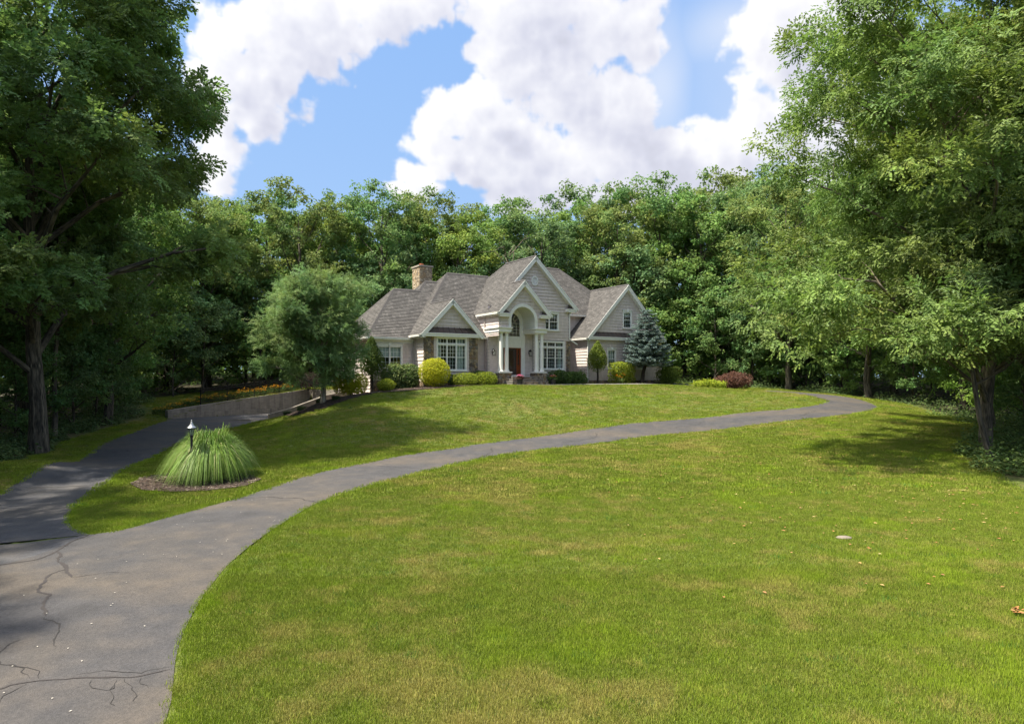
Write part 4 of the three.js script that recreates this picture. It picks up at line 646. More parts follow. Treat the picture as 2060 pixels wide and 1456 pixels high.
for (const [u0, u1, v, h0, h1, n] of [[-5.47, -4.72, 1.0, 0.0, 3.36, 1], [-1.92, -1.22, 1.0, 0.0, 3.36, 2], [7.14, 7.52, 1.6, 0.0, 3.4, 3]]) { const m = part('stone_veneer', slabBox(u0, u1, h0, h1, -v - 0.02, -v + 0.035), mortar, house); stones(m, u0, u1, h0, h1, (a, b, o) => V(a, b, -v + 0.03 + o), 0.235, 0.06, n); }
for (const [a, b, n] of [[0.0, 1.04, 11], [3.08, 4.1, 12]]) { const m = part('pedestal', slabBox(a + 0.03, b - 0.03, -0.15, 0.86, -0.6, 0.04), mortar, house); stones(m, a + 0.02, b - 0.02, -0.1, 0.86, (x, y, o) => V(x, y, 0.035 + o), 0.22, 0.05, n); stones(m, -0.6, 0.06, -0.1, 0.86, (x, y, o) => V(a + 0.03 - o, y, x), 0.22, 0.05, n + 5); }
{ // foundation, mostly behind the planting
  const f = part('foundation', slabBox(-8.63, -5.4, -0.6, 0.3, -2.85, -2.72), mortar, house);
  const run = (u0, u1, v, n) => { part('foundation', slabBox(u0, u1, -0.5, 0.32, -v - 0.1, -v + 0.0), mortar, house); stones(house, u0, u1, -0.3, 0.31, (a, b, o) => V(a, b, -v - 0.005 + o), 0.26, 0.045, n, false); };
  run(-4.7, -1.95, 1.0, 31); run(4.1, 7.1, 1.6, 32); run(10.55, 18.95, 3.16, 33); run(-1.22, 0, 2.16, 34);
  stones(house, -8.63, -5.45, -0.5, 0.31, (a, b, o) => V(a, b, -2.72 + o), 0.26, 0.045, 35, false); stones(house, -6, -3.2, -0.3, 0.31, (a, b, o) => V(10.58 - o, b, a), 0.26, 0.045, 36, false); stones(house, -2.75, -1.0, -0.3, 0.31, (a, b, o) => V(-5.45 - o, b, a), 0.26, 0.045, 37, false); stones(house, -2.16, -1.66, -0.3, 0.31, (a, b, o) => V(0 - o, b, a), 0.24, 0.045, 38, false);
  part('foundation', slabBox(10.56, 10.62, -0.5, 0.32, -6, -3.16), mortar, house);
}
{ // chimney: paler tan fieldstone
  const tan = [[0.5, 0.41, 0.29], [0.42, 0.34, 0.235], [0.56, 0.48, 0.36], [0.36, 0.3, 0.23], [0.48, 0.36, 0.22]].map((c) => std(lin(...c), 0.95, { map: stoneMats[0].map })); for (const m of tan) m.color.multiplyScalar(1.6);
  const c = part('chimney', slabBox(-2.58, -1.52, 5.5, 9.4, -9.34, -8.0), mortar, house);
  stones(c, -2.6, -1.5, 6.4, 9.36, (a, b, o) => V(a, b, -8.0 + o), 0.27, 0.05, 41, true, tan); stones(c, -9.36, -7.98, 6.4, 9.36, (a, b, o) => V(-2.58 - o, b, a), 0.27, 0.05, 42, true, tan);
  part('chimney_cap', slabBox(-2.68, -1.42, 9.38, 9.5, -9.42, -7.9), std(lin(0.33, 0.29, 0.23), 0.95), c);
  part('flue', new THREE.CylinderGeometry(0.17, 0.17, 0.2, 16, 1, true).translate(-2.2, 9.58, -8.5), std(lin(0.42, 0.13, 0.06), 0.9, { side: THREE.DoubleSide }), c);
}
// downspouts
for (const P of [[[7.62, 1.42, 5.8], [7.42, 1.5, 5.55], [7.42, 1.5, 3.55], [8.2, 1.5, 3.15]], [[10.42, 2.95, 3.65], [10.5, 3.08, 3.45], [10.5, 3.08, 0.1]], [[-0.1, 1.9, 5.0], [-0.08, 1.95, 4.8], [-0.08, 1.95, 4.2]], [[-5.75, 2.2, 3.3], [-5.55, 2.4, 3.1], [-5.55, 2.6, 0.1]]]) { const g = new GB(); for (let i = 0; i < P.length - 1; i++) g.beam(h3(...P[i]), h3(...P[i + 1]), 0.075, 0.075, V(0.01, 0.02, 1)); part('downspout', g.geo(), P[0][0] < 0 ? taupeTrim : trim, house); }
// ================= TREES =================
class LB { // leaf collector: folded diamonds with a colour each
  constructor() { this.p = []; this.c = []; }
  leaf(P, a, n, L, W, col, fold = 0.12) {
    const sx = a.y * n.z - a.z * n.y, sy = a.z * n.x - a.x * n.z, sz = a.x * n.y - a.y * n.x, m = 0.48 * L, w = W / 2, f = fold * W;
    const rx = P.x + a.x * m + sx * w + n.x * f, ry = P.y + a.y * m + sy * w + n.y * f, rz = P.z + a.z * m + sz * w + n.z * f, lx = P.x + a.x * m - sx * w + n.x * f, ly = P.y + a.y * m - sy * w + n.y * f, lz = P.z + a.z * m - sz * w + n.z * f, tx = P.x + a.x * L, ty = P.y + a.y * L, tz = P.z + a.z * L;
    this.p.push(P.x, P.y, P.z, rx, ry, rz, tx, ty, tz, P.x, P.y, P.z, tx, ty, tz, lx, ly, lz);
    for (let i = 0; i < 6; i++) this.c.push(col[0], col[1], col[2]);
  }
  geo() { const g = new THREE.BufferGeometry(); g.setAttribute('position', new THREE.Float32BufferAttribute(this.p, 3)); g.setAttribute('color', new THREE.Float32BufferAttribute(this.c, 3)); g.computeVertexNormals(); return g; }
}
const unit = (r) => { const z = r() * 2 - 1, a = r() * 6.2832, s = Math.sqrt(1 - z * z); return V(s * Math.cos(a), z, s * Math.sin(a)); };
function leafFrame(r, out, up = 0.55, rand = 0.75) { // normal leans up and outward, the leaf hangs a little
  const n = unit(r).multiplyScalar(rand).addScaledVector(out, 0.55).add(V(0, up, 0)).normalize(); const q = unit(r).add(V(0, -0.35, 0)).addScaledVector(out, 0.3); q.addScaledVector(n, -q.dot(n)).normalize(); return [q, n];
}
const barkMap = tex(256, 512, (u, v) => { const n = fbm(u * 16, v * 7, 4, 16), f = fbm(u * 36, v * 5, 3, 36), k = 0.36 + 0.45 * (n - 0.5) + 0.3 * (f - 0.5); return [k * 1.04, k * 0.97, k * 0.86]; }, true, [1, 0.5]);
barkMap.wrapT = THREE.MirroredRepeatWrapping;
const bark = std(lin(0.75, 0.72, 0.66), 1, { map: barkMap, bumpMap: barkMap, bumpScale: 0.03 }), barkPale = std(lin(1.15, 1.07, 0.95), 0.95, { map: barkMap, bumpMap: barkMap, bumpScale: 0.015 }), barkDark = std(lin(0.4, 0.36, 0.33), 1, { map: barkMap }), birchBark = std(lin(1.9, 1.85, 1.75), 0.85, { map: barkMap });
const leafA = leafMat(), leafNear = leafMat({ specularIntensity: 0.5 });
// greens (linear): broadleaf summer foliage
const GREENS = { mid: [0.165, 0.27, 0.058], yellow: [0.2, 0.29, 0.052], deep: [0.135, 0.235, 0.062], blue: [0.15, 0.245, 0.085], olive: [0.185, 0.25, 0.062], bright: [0.2, 0.32, 0.05] };
function skeleton(o, r) {
  const { H: h, R, base, trunkR, limbs = 16, lean = [0, 0], spread = 1, topR = 0.55, bias = [0, 0] } = o, tb = new TB(), clumps = [];
  const tp = [], tr = [], n = 9; let wx = 0, wz = 0;
  for (let k = 0; k <= n; k++) { const t = k / n; wx += (r() - 0.5) * 0.35 * h / 20; wz += (r() - 0.5) * 0.35 * h / 20; tp.push(V(lean[0] * t * h + (k ? wx : 0), t * h * 0.86, lean[1] * t * h + (k ? wz : 0))); tr.push(trunkR * (k === 0 ? 1.25 : 1) * Math.pow(1 - t, 0.75) + 0.02); }
  tb.tube(tp, tr, 9);
  const along = (t) => { const f = clamp(t * n, 0, n - 1e-3), i = Math.floor(f); return [tp[i].clone().lerp(tp[i + 1], f - i), lerp(tr[i], tr[i + 1], f - i)]; };
  const yc = base + (h - base) * 0.42, prof = (y) => y < yc ? R * Math.sqrt(Math.max(0.05, 1 - ((yc - y) / (yc - base + 0.5)) ** 2 * 0.85)) : R * Math.sqrt(Math.max(0.02, 1 - ((y - yc) / (h - yc + 0.3)) ** 2 * (1 - topR * 0.3)));
  let az = r() * 6.28;
  for (let k = 0; k < limbs; k++) {
    const t = k / limbs, y0 = lerp(Math.max(base * 0.85, 0.3), h * 0.78, Math.pow(t, 0.9)); az += 2.4 + (r() - 0.5) * 0.7;
    const [P, pr] = along(y0 / (h * 0.86)); const yt = lerp(y0 + (0.4 + 1.8 * r()) * R / 5, h * 0.97, t * 0.55 + 0.1 * r()), rad = prof(yt) * (0.75 + 0.3 * r()) * spread;
    const T = V(P.x + Math.cos(az) * rad + bias[0] * rad, yt, P.z + Math.sin(az) * rad + bias[1] * rad), M = P.clone().lerp(T, 0.45).add(V((r() - 0.5) * 0.6, (r() - 0.2) * 0.12 * rad, (r() - 0.5) * 0.6)), M2 = P.clone().lerp(T, 0.75).add(V((r() - 0.5) * 0.5, (r()) * 0.1 * rad, (r() - 0.5) * 0.5));
    const lr = Math.min(pr * 0.6, 0.02 * rad + 0.05); tb.tube([P, M, M2, T], [lr, lr * 0.7, lr * 0.45, 0.018], 6); clumps.push([T, 1]);
    const subs = o.subs ?? 4;
    for (let s = 0; s < subs; s++) { const f = 0.3 + 0.65 * (s + r()) / subs, B = f < 0.45 ? P.clone().lerp(M, f / 0.45) : f < 0.75 ? M.clone().lerp(M2, (f - 0.45) / 0.3) : M2.clone().lerp(T, (f - 0.75) / 0.25); const D = unit(r); D.y = Math.abs(D.y) * 0.8 + 0.05; const l = (0.22 + 0.2 * r()) * R * (1.1 - f * 0.5), E = B.clone().addScaledVector(D, l).add(V(Math.cos(az) * l * 0.4, 0, Math.sin(az) * l * 0.4)); tb.tube([B, B.clone().lerp(E, 0.5).add(V(0, 0.08 * l, 0)), E], [lr * 0.35, lr * 0.22, 0.01], 5); clumps.push([E, 0.85]); }
  }
  const top = along(1)[0]; clumps.push([top.clone().add(V(0, h * 0.06, 0)), 0.9]);
  for (let k = 0; k < (o.extra ?? 10); k++) { const a = r() * 6.28, y = lerp(base, h * 0.97, Math.sqrt(r())), q = prof(y) * (0.55 + 0.45 * r()); const c = along(clamp(y / (h * 0.86), 0, 1))[0]; clumps.push([V(c.x + Math.cos(a) * q + bias[0] * q, y, c.z + Math.sin(a) * q + bias[1] * q), 0.9]); }
  return { trunk: tb.geo(), clumps, axis: along };
}
function toneOf(col, r, k = 1) { const v = 1 + (r() - 0.5) * 0.5 * k, w = (r() - 0.5) * 0.3 * k; return [col[0] * v * (1 + w), col[1] * v, col[2] * v * (1 - w * 0.7)]; }
function makeTree(o) { // merged crown of leaf faces
  const r = RNG(o.seed), sk = skeleton(o, r), lb = new LB(), per = Math.round(o.leaves / sk.clumps.length), h = o.H;
  for (const [C, s] of sk.clumps) {
    const cr = o.clump * s * (0.75 + 0.5 * r()), ct = toneOf(o.tone, r, 0.9), centre = V(o.lean?.[0] * C.y || 0, C.y * 0.96, o.lean?.[1] * C.y || 0);
    const outC = C.clone().sub(centre).add(V(0, 0.4, 0)).normalize();
    // each clump is a few leafy twigs, flattened and ragged
    const nt = 7, tw = []; for (let q = 0; q < nt; q++) { const d = unit(r); d.y *= 0.6; d.addScaledVector(outC, 0.35); tw.push([d.multiplyScalar(cr * (0.45 + 0.65 * r())), cr * (0.3 + 0.25 * r())]); }
    for (let k = 0; k < per; k++) {
      const [td, ts] = tw[k % nt], u = unit(r), rr = ts * Math.pow(r(), 0.45); const P = V(C.x + td.x * (0.6 + 0.5 * r()) + u.x * rr, C.y + td.y + u.y * rr * 0.65, C.z + td.z * (0.6 + 0.5 * r()) + u.z * rr);
      const [a, n] = leafFrame(r, outC.clone().multiplyScalar(0.5).addScaledVector(u, 0.6)); const L = o.leaf * (0.7 + 0.6 * r()); lb.leaf(P, a, n, L, L * 0.62, toneOf(ct, r, 0.7));
    }
  }
  return { trunk: sk.trunk, crown: lb.geo() };
}
function sprayGeo(seed, n, len, L, wide) { // a leafy twig
  const r = RNG(seed), lb = new LB();
  for (let k = 0; k < n; k++) { const t = (k + 0.5) / n, P = V((r() - 0.5) * wide * 0.5, (r() - 0.5) * wide * 0.35 + 0.04 * Math.sin(t * 3), t * len), side = k % 2 ? 1 : -1; const a = V(side * (0.7 + 0.3 * r()), (r() - 0.6) * 0.5, 0.5 + 0.3 * r()).normalize(); let nn = V((r() - 0.5) * 0.9, 1, (r() - 0.5) * 0.9); nn.addScaledVector(a, -nn.dot(a)).normalize(); lb.leaf(P, a, nn, L * (0.75 + 0.5 * r()), L * (0.5 + 0.2 * r()), (() => { const v = 0.8 + 0.4 * r(); return [v, v, v]; })(), 0.16); }
  return lb.geo();
}
function sprayCrown(name, clumps, o, r, parent) { // thousands of twigs on the limbs: one part
  const per = Math.round(o.sprays / clumps.length), im = new THREE.InstancedMesh(o.spray, leafNear, per * clumps.length), M = new THREE.Matrix4(), q = new THREE.Quaternion(), S = V(1, 1, 1), c = new THREE.Color(); let i = 0; const X = V(), Y = V(), Z = V();
  for (const [C, s] of clumps) {
    const cr = o.clump * s * (0.7 + 0.55 * r()), ct = toneOf(o.tone, r, 0.8), outC = V(C.x - (o.lean?.[0] || 0) * C.y, 0.8, C.z - (o.lean?.[1] || 0) * C.y).normalize();
    const nt = 6, tw = []; for (let k = 0; k < nt; k++) { const d = unit(r); d.y *= 0.55; tw.push([d.multiplyScalar(cr * (0.4 + 0.7 * r())), cr * (0.28 + 0.22 * r())]); }
    for (let k = 0; k < per; k++) {
      const [td, ts] = tw[k % nt], u = unit(r), rr = ts * Math.pow(r(), 0.5); const P = V(C.x + td.x + u.x * rr, C.y + td.y + u.y * rr * 0.7, C.z + td.z + u.z * rr);
      Z.copy(u).multiplyScalar(0.8).addScaledVector(outC, 0.5).add(V(0, -0.25, 0)).normalize(); Y.copy(unit(r)).multiplyScalar(0.6).add(V(0, 0.8, 0)).addScaledVector(outC, 0.35); Y.addScaledVector(Z, -Y.dot(Z)).normalize(); X.crossVectors(Y, Z); M.makeBasis(X, Y, Z); q.setFromRotationMatrix(M); const sc = 0.75 + 0.6 * r(); S.set(sc, sc, sc); M.compose(P, q, S); im.setMatrixAt(i, M); const t = toneOf(ct, r, 0.6); im.setColorAt(i, c.setRGB(...t)); i++;
    }
  }
  im.name = name; im.userData.kind = 'stuff'; im.castShadow = im.receiveShadow = true; parent.add(im); return im;
}
// ---- woodland kinds ----
const kinds = {
  far: [[11, 'mid', 20, 4.6, 2.5], [12, 'yellow', 19, 4.4, 2.5], [13, 'deep', 21, 4.8, 3], [14, 'olive', 20, 5.0, 2.5], [15, 'blue', 21, 4.4, 3], [16, 'mid', 18, 4.2, 2]].map(([seed, t, h, R, base]) => makeTree({ seed, H: h, R, base, trunkR: 0.28, limbs: 17, leaf: 0.3, leaves: 18000, clump: 1.4, tone: GREENS[t], subs: 4, extra: 14 })),
  mid: [[21, 'deep', 20, 5.4, 3.5], [22, 'mid', 18, 5.2, 2.5], [23, 'olive', 19, 5.4, 3], [24, 'blue', 19, 5.0, 2.5]].map(([seed, t, h, R, base]) => makeTree({ seed, H: h, R, base, trunkR: 0.26, limbs: 20, leaf: 0.25, leaves: 22000, clump: 1.3, tone: GREENS[t], subs: 4, extra: 20 })),
  under: [[31, 'deep', 8.5, 3.0, 0.5], [32, 'mid', 7, 2.8, 0.3], [33, 'blue', 10, 3.2, 0.8], [34, 'bright', 6, 2.4, 0.3]].map(([seed, t, h, R, base]) => makeTree({ seed, H: h, R, base, trunkR: 0.09, limbs: 14, leaf: 0.24, leaves: 8000, clump: 0.95, tone: GREENS[t], subs: 3, extra: 14 })),
};
function placeTree(name, kind, i, x, d, s, turn, label, category, group, mat = bark) {
  const k = kinds[kind][i], t = thing(name, x, H(x, -d) - 0.1, -d, turn); t.scale.set(s, s * (0.94 + 0.12 * hash2(Math.round(x * 10), Math.round(d * 10))), s);
  part('trunk', k.trunk, mat, t); part('crown', k.crown, leafA, t); tag(t, label, category, group); return t;
}
{
  const r = RNG(501), HUE = { far: ['mid green', 'yellowish green', 'deep green', 'olive green', 'bluish green', 'fresh green'], mid: ['deep green', 'mid green', 'olive green', 'bluish green'], under: ['deep green', 'mid green', 'bluish green', 'bright green'] };
  const tr = (kind, i, x, d, s, label, group, name = 'forest_tree', cat = 'tree', mat) => placeTree(name, kind, i, x, d, s * 1, r() * 6.28, label, cat, group, mat);
  // wood behind the house: front and back rows
  const LB1 = ' broadleaf tree in the tall wood behind the house roof', GB1 = 'woodland trees behind the house';
  [[-31, 71, 1.0, 1], [-26.5, 75, 1.0, 0], [-22, 70.5, 0.98, 3], [-18.2, 76, 0.98, 1], [-13.8, 72, 0.95, 2], [-9.4, 77, 0.99, 3], [-5.4, 73, 0.94, 1], [-1.3, 78, 0.97, 0], [3.2, 74, 0.93, 4], [7.6, 78, 0.98, 0], [11.6, 74, 0.98, 3], [15.6, 76, 1.05, 2], [19.5, 72, 1.04, 0], [23, 76, 1.1, 3], [26, 70, 1.08, 4]].forEach(([x, d, s, i]) => tr('far', i, x, d, s, HUE.far[i] + LB1, GB1));
  [[-36, 82, 1.1, 3], [-29, 84, 1.05, 2], [-22.5, 86, 1.08, 1], [-16, 85, 1.06, 3], [-10.5, 88, 1.1, 0], [-4, 86, 1.05, 3], [2, 89, 1.04, 1], [9.5, 88, 1.12, 4], [15, 86, 1.16, 3], [21, 85, 1.22, 1], [27, 83, 1.25, 3], [33, 80, 1.2, 0], [-43, 78, 1.1, 0], [38, 74, 1.2, 2]].forEach(([x, d, s, i]) => tr('far', i, x, d, s, HUE.far[i] + LB1, GB1));
  // lower trees close behind the house
  const LU = ' low leafy tree at the wood edge behind the house', GU = 'understorey trees behind the house';
  [[-24, 66, 1.0, 1], [-19.5, 67, 1.1, 0], [-15.5, 66.5, 1.0, 3], [-11.5, 68, 1.15, 2], [-7, 69, 1.0, 1], [-2.5, 70, 1.2, 2], [10.5, 71, 1.1, 0], [15, 70, 1.1, 1], [19.5, 66.5, 0.9, 0], [22.5, 65, 0.85, 2], [24.8, 62.5, 0.8, 0], [27, 64, 1.0, 1], [-28, 63, 1.0, 2]].forEach(([x, d, s, i]) => tr('under', i, x, d, s, HUE.under[i] + LU, GU, 'understorey_tree'));
  // deep wood beyond, down to the ground
  for (let k = 0; k < 34; k++) { const a = lerp(-62, 62, k / 33); tr('under', k % 4, a + (r() - 0.5) * 2, 97 - Math.abs(a) * 0.35 + (k % 2) * 5 + r() * 3, 1.35 + 0.5 * r(), 'dense low tree deep in the wood beyond the tall trunks', 'deep woodland', 'understorey_tree'); }
  for (let k = 0; k < 12; k++) tr('under', (k + 1) % 4, -40 - 5 * (k % 2) - 2 * r(), 20 + k * 5, 1.3 + 0.4 * r(), 'dense low tree deep in the wood past the side drive', 'deep woodland past the side drive', 'understorey_tree');
  for (let k = 0; k < 9; k++) tr('under', (k + 2) % 4, 40 + 4 * (k % 2) + 2 * r(), 28 + k * 5.5, 1.3 + 0.4 * r(), 'dense low tree deep in the wood past the drive loop', 'deep woodland past the drive loop', 'understorey_tree');
  // wood on the left, along the side drive
  const LL = ' tall broadleaf tree in the wood along the side drive', GL = 'woodland trees along the side drive';
  [[-26, 37.2, 0.9, 0], [-25.4, 43.6, 0.93, 1], [-28.6, 40.5, 1.0, 2], [-30, 50, 0.98, 3], [-34, 59, 1.0, 1], [-29.5, 67, 0.9, 2], [-33.5, 41, 1.1, 1], [-33, 32, 1.05, 3], [-36.5, 49, 1.15, 0], [-37, 62, 1.15, 0], [-28.5, 28.5, 1.0, 3], [-35, 70, 1.1, 2], [-42, 40, 1.2, 1], [-44, 54, 1.2, 3]].forEach(([x, d, s, i]) => tr('mid', i, x, d, s, HUE.mid[i] + LL, GL));
  const LLU = ' bushy young tree at the verge of the side drive', GLU = 'young trees along the side drive verge';
  [[-23.9, 33.5, 0.62, 0], [-25.2, 36.6, 0.7, 2], [-25.6, 40.5, 0.75, 0], [-26.6, 44.5, 0.6, 2], [-28.2, 48.2, 0.75, 0], [-30, 53, 0.8, 1], [-24.2, 29.5, 0.6, 0], [-22.3, 26.5, 0.45, 2], [-29.5, 60.5, 0.8, 2], [-25.6, 26, 0.8, 0], [-21.2, 24, 0.4, 1]].forEach(([x, d, s, i]) => tr('under', i, x, d, s, HUE.under[i] + LLU, GLU, 'young_tree'));
  // beyond the frame on the left: the trees whose shade falls on the drive
  const LO = 'tall broadleaf tree beside the lower apron of the drive', GO = 'trees beside the lower drive';
  [[-29, 19, 1.0, 0], [-21.2, 11, 0.93, 1], [-33, 13, 1.05, 2], [-20.9, 16.8, 0.88, 3], [-36, 22, 1.1, 1], [-19.8, 7.4, 0.88, 2]].forEach(([x, d, s, i]) => tr('mid', i, x, d, s, LO, GO));
  // second storey of low trees filling the wood edge
  [[-21.5, 72, 1.3, 0], [-17, 71, 1.35, 1], [-12.5, 73, 1.4, 2], [-8.5, 74, 1.4, 0], [-4.5, 75, 1.4, 1], [0.5, 75, 1.5, 2], [5.5, 74, 1.4, 1], [9, 75.5, 1.4, 3], [13, 73, 1.45, 2], [17.5, 71, 1.4, 1], [21.5, 69, 1.4, 0], [26.5, 66, 1.3, 1], [29.5, 62, 1.2, 2], [-26.5, 69, 1.4, 0], [-32, 66, 1.4, 1]].forEach(([x, d, s, i]) => tr('under', i, x, d, s, HUE.under[i] + ' half-grown tree filling the wood between the tall trunks', 'half-grown trees behind the house', 'understorey_tree'));
  // wood on the right beyond the loop
  const LR = ' tall broadleaf tree in the wood beyond the drive loop', GR = 'woodland trees beyond the drive loop';
  [[24.5, 61.5, 0.97, 2], [28.5, 55.5, 0.95, 1], [31.5, 48.5, 0.98, 2], [33, 60, 1.1, 3], [30.8, 40.5, 0.95, 1], [37, 50, 1.15, 0], [36, 40, 1.1, 2], [30, 67, 1.12, 1], [27.5, 33, 0.98, 2], [33, 31, 1.0, 3], [28.5, 25.5, 0.95, 0]].forEach(([x, d, s, i]) => tr('mid', i, x, d, s, HUE.mid[i] + LR, GR));
  const LRU = ' bushy young tree in the shade beyond the drive loop', GRU = 'young trees beyond the drive loop';
  [[28.2, 58.6, 0.7, 1], [30.6, 53, 0.75, 0], [31.5, 46.2, 0.7, 3], [28.8, 39, 0.6, 1], [26, 34, 0.5, 2], [23.8, 28.8, 0.45, 0], [33.5, 55.5, 0.9, 2]].forEach(([x, d, s, i]) => tr('under', i, x, d, s, HUE.under[i] + LRU, GRU, 'young_tree'));
}
{ // the far wood reads as one mass: leaves heaped from the ground up along a deep belt
  const r = RNG(555), lb = new LB(), tb = new TB();
  for (let k = 0; k < 1150; k++) { const a = lerp(-1.15, 1.15, r()), R = 108 + 16 * r(), x = Math.sin(a) * R, z = -Math.cos(a) * R - (-4), y = 0.6 + 9.5 * r() * r(), cr = 2.2 + 1.6 * r(), ct = toneOf([GREENS.mid, GREENS.deep, GREENS.olive][k % 3], r, 0.8); for (let m = 0; m < 90; m++) { const u = unit(r), q = Math.cbrt(r()) * cr, [aa, n] = leafFrame(r, u); const L = 0.5 + 0.35 * r(); lb.leaf(V(x + u.x * q, Math.max(0, y + u.y * q * 0.7 + 0.3), z + u.z * q), aa, n, L, L * 0.65, toneOf(ct, r, 0.6)); } }
  const m = shadows(new THREE.Mesh(lb.geo(), leafA)); m.name = 'far_wood'; m.userData = { kind: 'stuff', label: 'deep far wood closing the view between the trunks', category: 'woodland' }; scene.add(m);
}
// ---- the near trees ----
function nearTree(name, x, d, o, label, category = 'tree') {
  const r = RNG(o.seed), t = thing(name, x, H(x, -d) - 0.12, -d, 0), sk = skeleton(o, r); part('trunk', sk.trunk, o.bark ?? bark, t);
  if (o.fork) { const tb = new TB(); for (const F of o.fork) tb.tube(F.map((p) => V(p[0], p[1], p[2])), F.map((p) => p[3]), 8); part('limb', tb.geo(), o.bark ?? bark, t); for (const F of o.fork) { const e = F.at(-1); for (let k = 0; k < 5; k++) sk.clumps.push([V(e[0] + (r() - 0.5) * 3, e[1] + (r() - 0.3) * 2, e[2] + (r() - 0.5) * 3), 1]); } }
  sprayCrown('crown', sk.clumps, o, r, t); tag(t, label, category); return t;
}
const sprayOak = sprayGeo(5, 11, 0.42, 0.17, 0.3), sprayBeech = sprayGeo(6, 12, 0.45, 0.12, 0.26), sprayBirch = sprayGeo(7, 12, 0.34, 0.085, 0.24);
nearTree('oak_tree', -21.1, 31, { seed: 61, H: 24, R: 7.4, base: 4.2, trunkR: 0.34, limbs: 28, lean: [-0.035, 0.0], subs: 5, extra: 26, clump: 1.6, sprays: 24000, spray: sprayOak, tone: [0.175, 0.275, 0.065], fork: [[[-0.25, 8.3, 0, 0.24], [-1.6, 11, 0.3, 0.19], [-2.3, 14, 0.4, 0.13], [-2.5, 17.5, 0.2, 0.06]], [[-0.3, 9.0, 0, 0.22], [1.4, 12, 0.4, 0.16], [3.4, 14.4, 0.8, 0.1], [5.2, 16.2, 0.8, 0.04]]] }, 'tall oak with a thick forked grey trunk beside the side drive');
nearTree('slender_tree', -23.2, 35.2, { seed: 62, H: 15, R: 2.6, base: 6, trunkR: 0.11, limbs: 14, subs: 3, extra: 6, clump: 1.0, sprays: 2600, spray: sprayOak, tone: [0.143, 0.236, 0.058], lean: [0.02, 0], bark: barkPale }, 'slender pale-trunked tree just behind the thick forked oak');
nearTree('slender_tree', -23.75, 35.0, { seed: 63, H: 13, R: 2.2, base: 6, trunkR: 0.075, limbs: 12, subs: 3, extra: 4, clump: 0.9, sprays: 2000, spray: sprayOak, tone: [0.154, 0.246, 0.061], lean: [-0.01, 0], bark: barkPale }, 'thinnest tree trunk between the forked oak and its slender neighbour');
nearTree('beech_tree', 18.1, 26.6, { seed: 64, H: 19.5, R: 6.9, base: 2.4, trunkR: 0.2, limbs: 32, lean: [-0.03, 0.0], subs: 5, extra: 24, clump: 1.35, sprays: 22000, spray: sprayBeech, tone: [0.185, 0.27, 0.052], bias: [-0.12, 0.0], bark: barkPale, fork: [[[-0.2, 4.2, 0, 0.07], [-3, 6.2, -0.6, 0.05], [-6, 6.8, -1, 0.03], [-8, 6.6, -1.2, 0.012]], [[-0.2, 2.6, 0, 0.06], [-3, 4.4, 1, 0.045], [-5.5, 4.8, 1.4, 0.03], [-7.0, 4.4, 1.5, 0.012]]] }, 'spreading tree with pale bare limbs reaching over the lawn edge');
nearTree('oak_tree', 21.5, 27.6, { seed: 65, H: 20, R: 6.0, base: 4, trunkR: 0.2, limbs: 22, lean: [0.02, 0.0], subs: 4, extra: 18, clump: 1.4, sprays: 9000, spray: sprayOak, tone: [0.164, 0.256, 0.054] }, 'dark green oak standing close beside the spreading pale-limbed tree');
nearTree('beech_tree', 24.2, 35.2, { seed: 66, H: 20, R: 6.6, base: 2.5, trunkR: 0.24, limbs: 26, subs: 5, extra: 22, clump: 1.4, sprays: 15000, spray: sprayBeech, tone: [0.185, 0.275, 0.052], bias: [-0.2, 0], bark: barkPale }, 'broad yellowish green tree behind the spreading tree, over the loop');
nearTree('slender_tree', 17.0, 24.6, { seed: 68, H: 9, R: 2.4, base: 3.4, trunkR: 0.085, limbs: 12, lean: [-0.16, -0.02], subs: 3, extra: 4, clump: 0.9, sprays: 1600, spray: sprayBeech, tone: [0.17, 0.24, 0.055] }, 'thin dark trunk leaning out of the lawn-edge thicket over the grass');
nearTree('slender_tree', 20.4, 26.0, { seed: 69, H: 14, R: 3, base: 5, trunkR: 0.11, limbs: 14, lean: [0.08, 0.0], subs: 3, extra: 6, clump: 1.0, sprays: 2600, spray: sprayOak, tone: [0.15, 0.235, 0.05] }, 'thin straight dark trunk between the spreading tree and the green oak');
nearTree('young_oak', 19.2, 25.0, { seed: 67, H: 11, R: 3.2, base: 2.6, trunkR: 0.15, limbs: 14, lean: [-0.12, 0.02], subs: 3, extra: 5, clump: 1.0, sprays: 2200, spray: sprayOak, tone: [0.174, 0.266, 0.061] }, 'leaning young tree with a bare lower trunk in the lawn-edge thicket');
// birch beside the garage court
{
  const t = nearTree('birch_tree', -11.5, 42.2, { seed: 71, H: 8.0, R: 2.85, base: 1.0, trunkR: 0.15, limbs: 30, lean: [-0.01, 0], subs: 5, extra: 60, topR: 0.1, clump: 0.68, sprays: 16000, spray: sprayBirch, bias: [-0.22, 0], tone: [0.185, 0.285, 0.09], bark: birchBark }, 'rounded birch with a pale trunk in the mulch by the garage court');
}
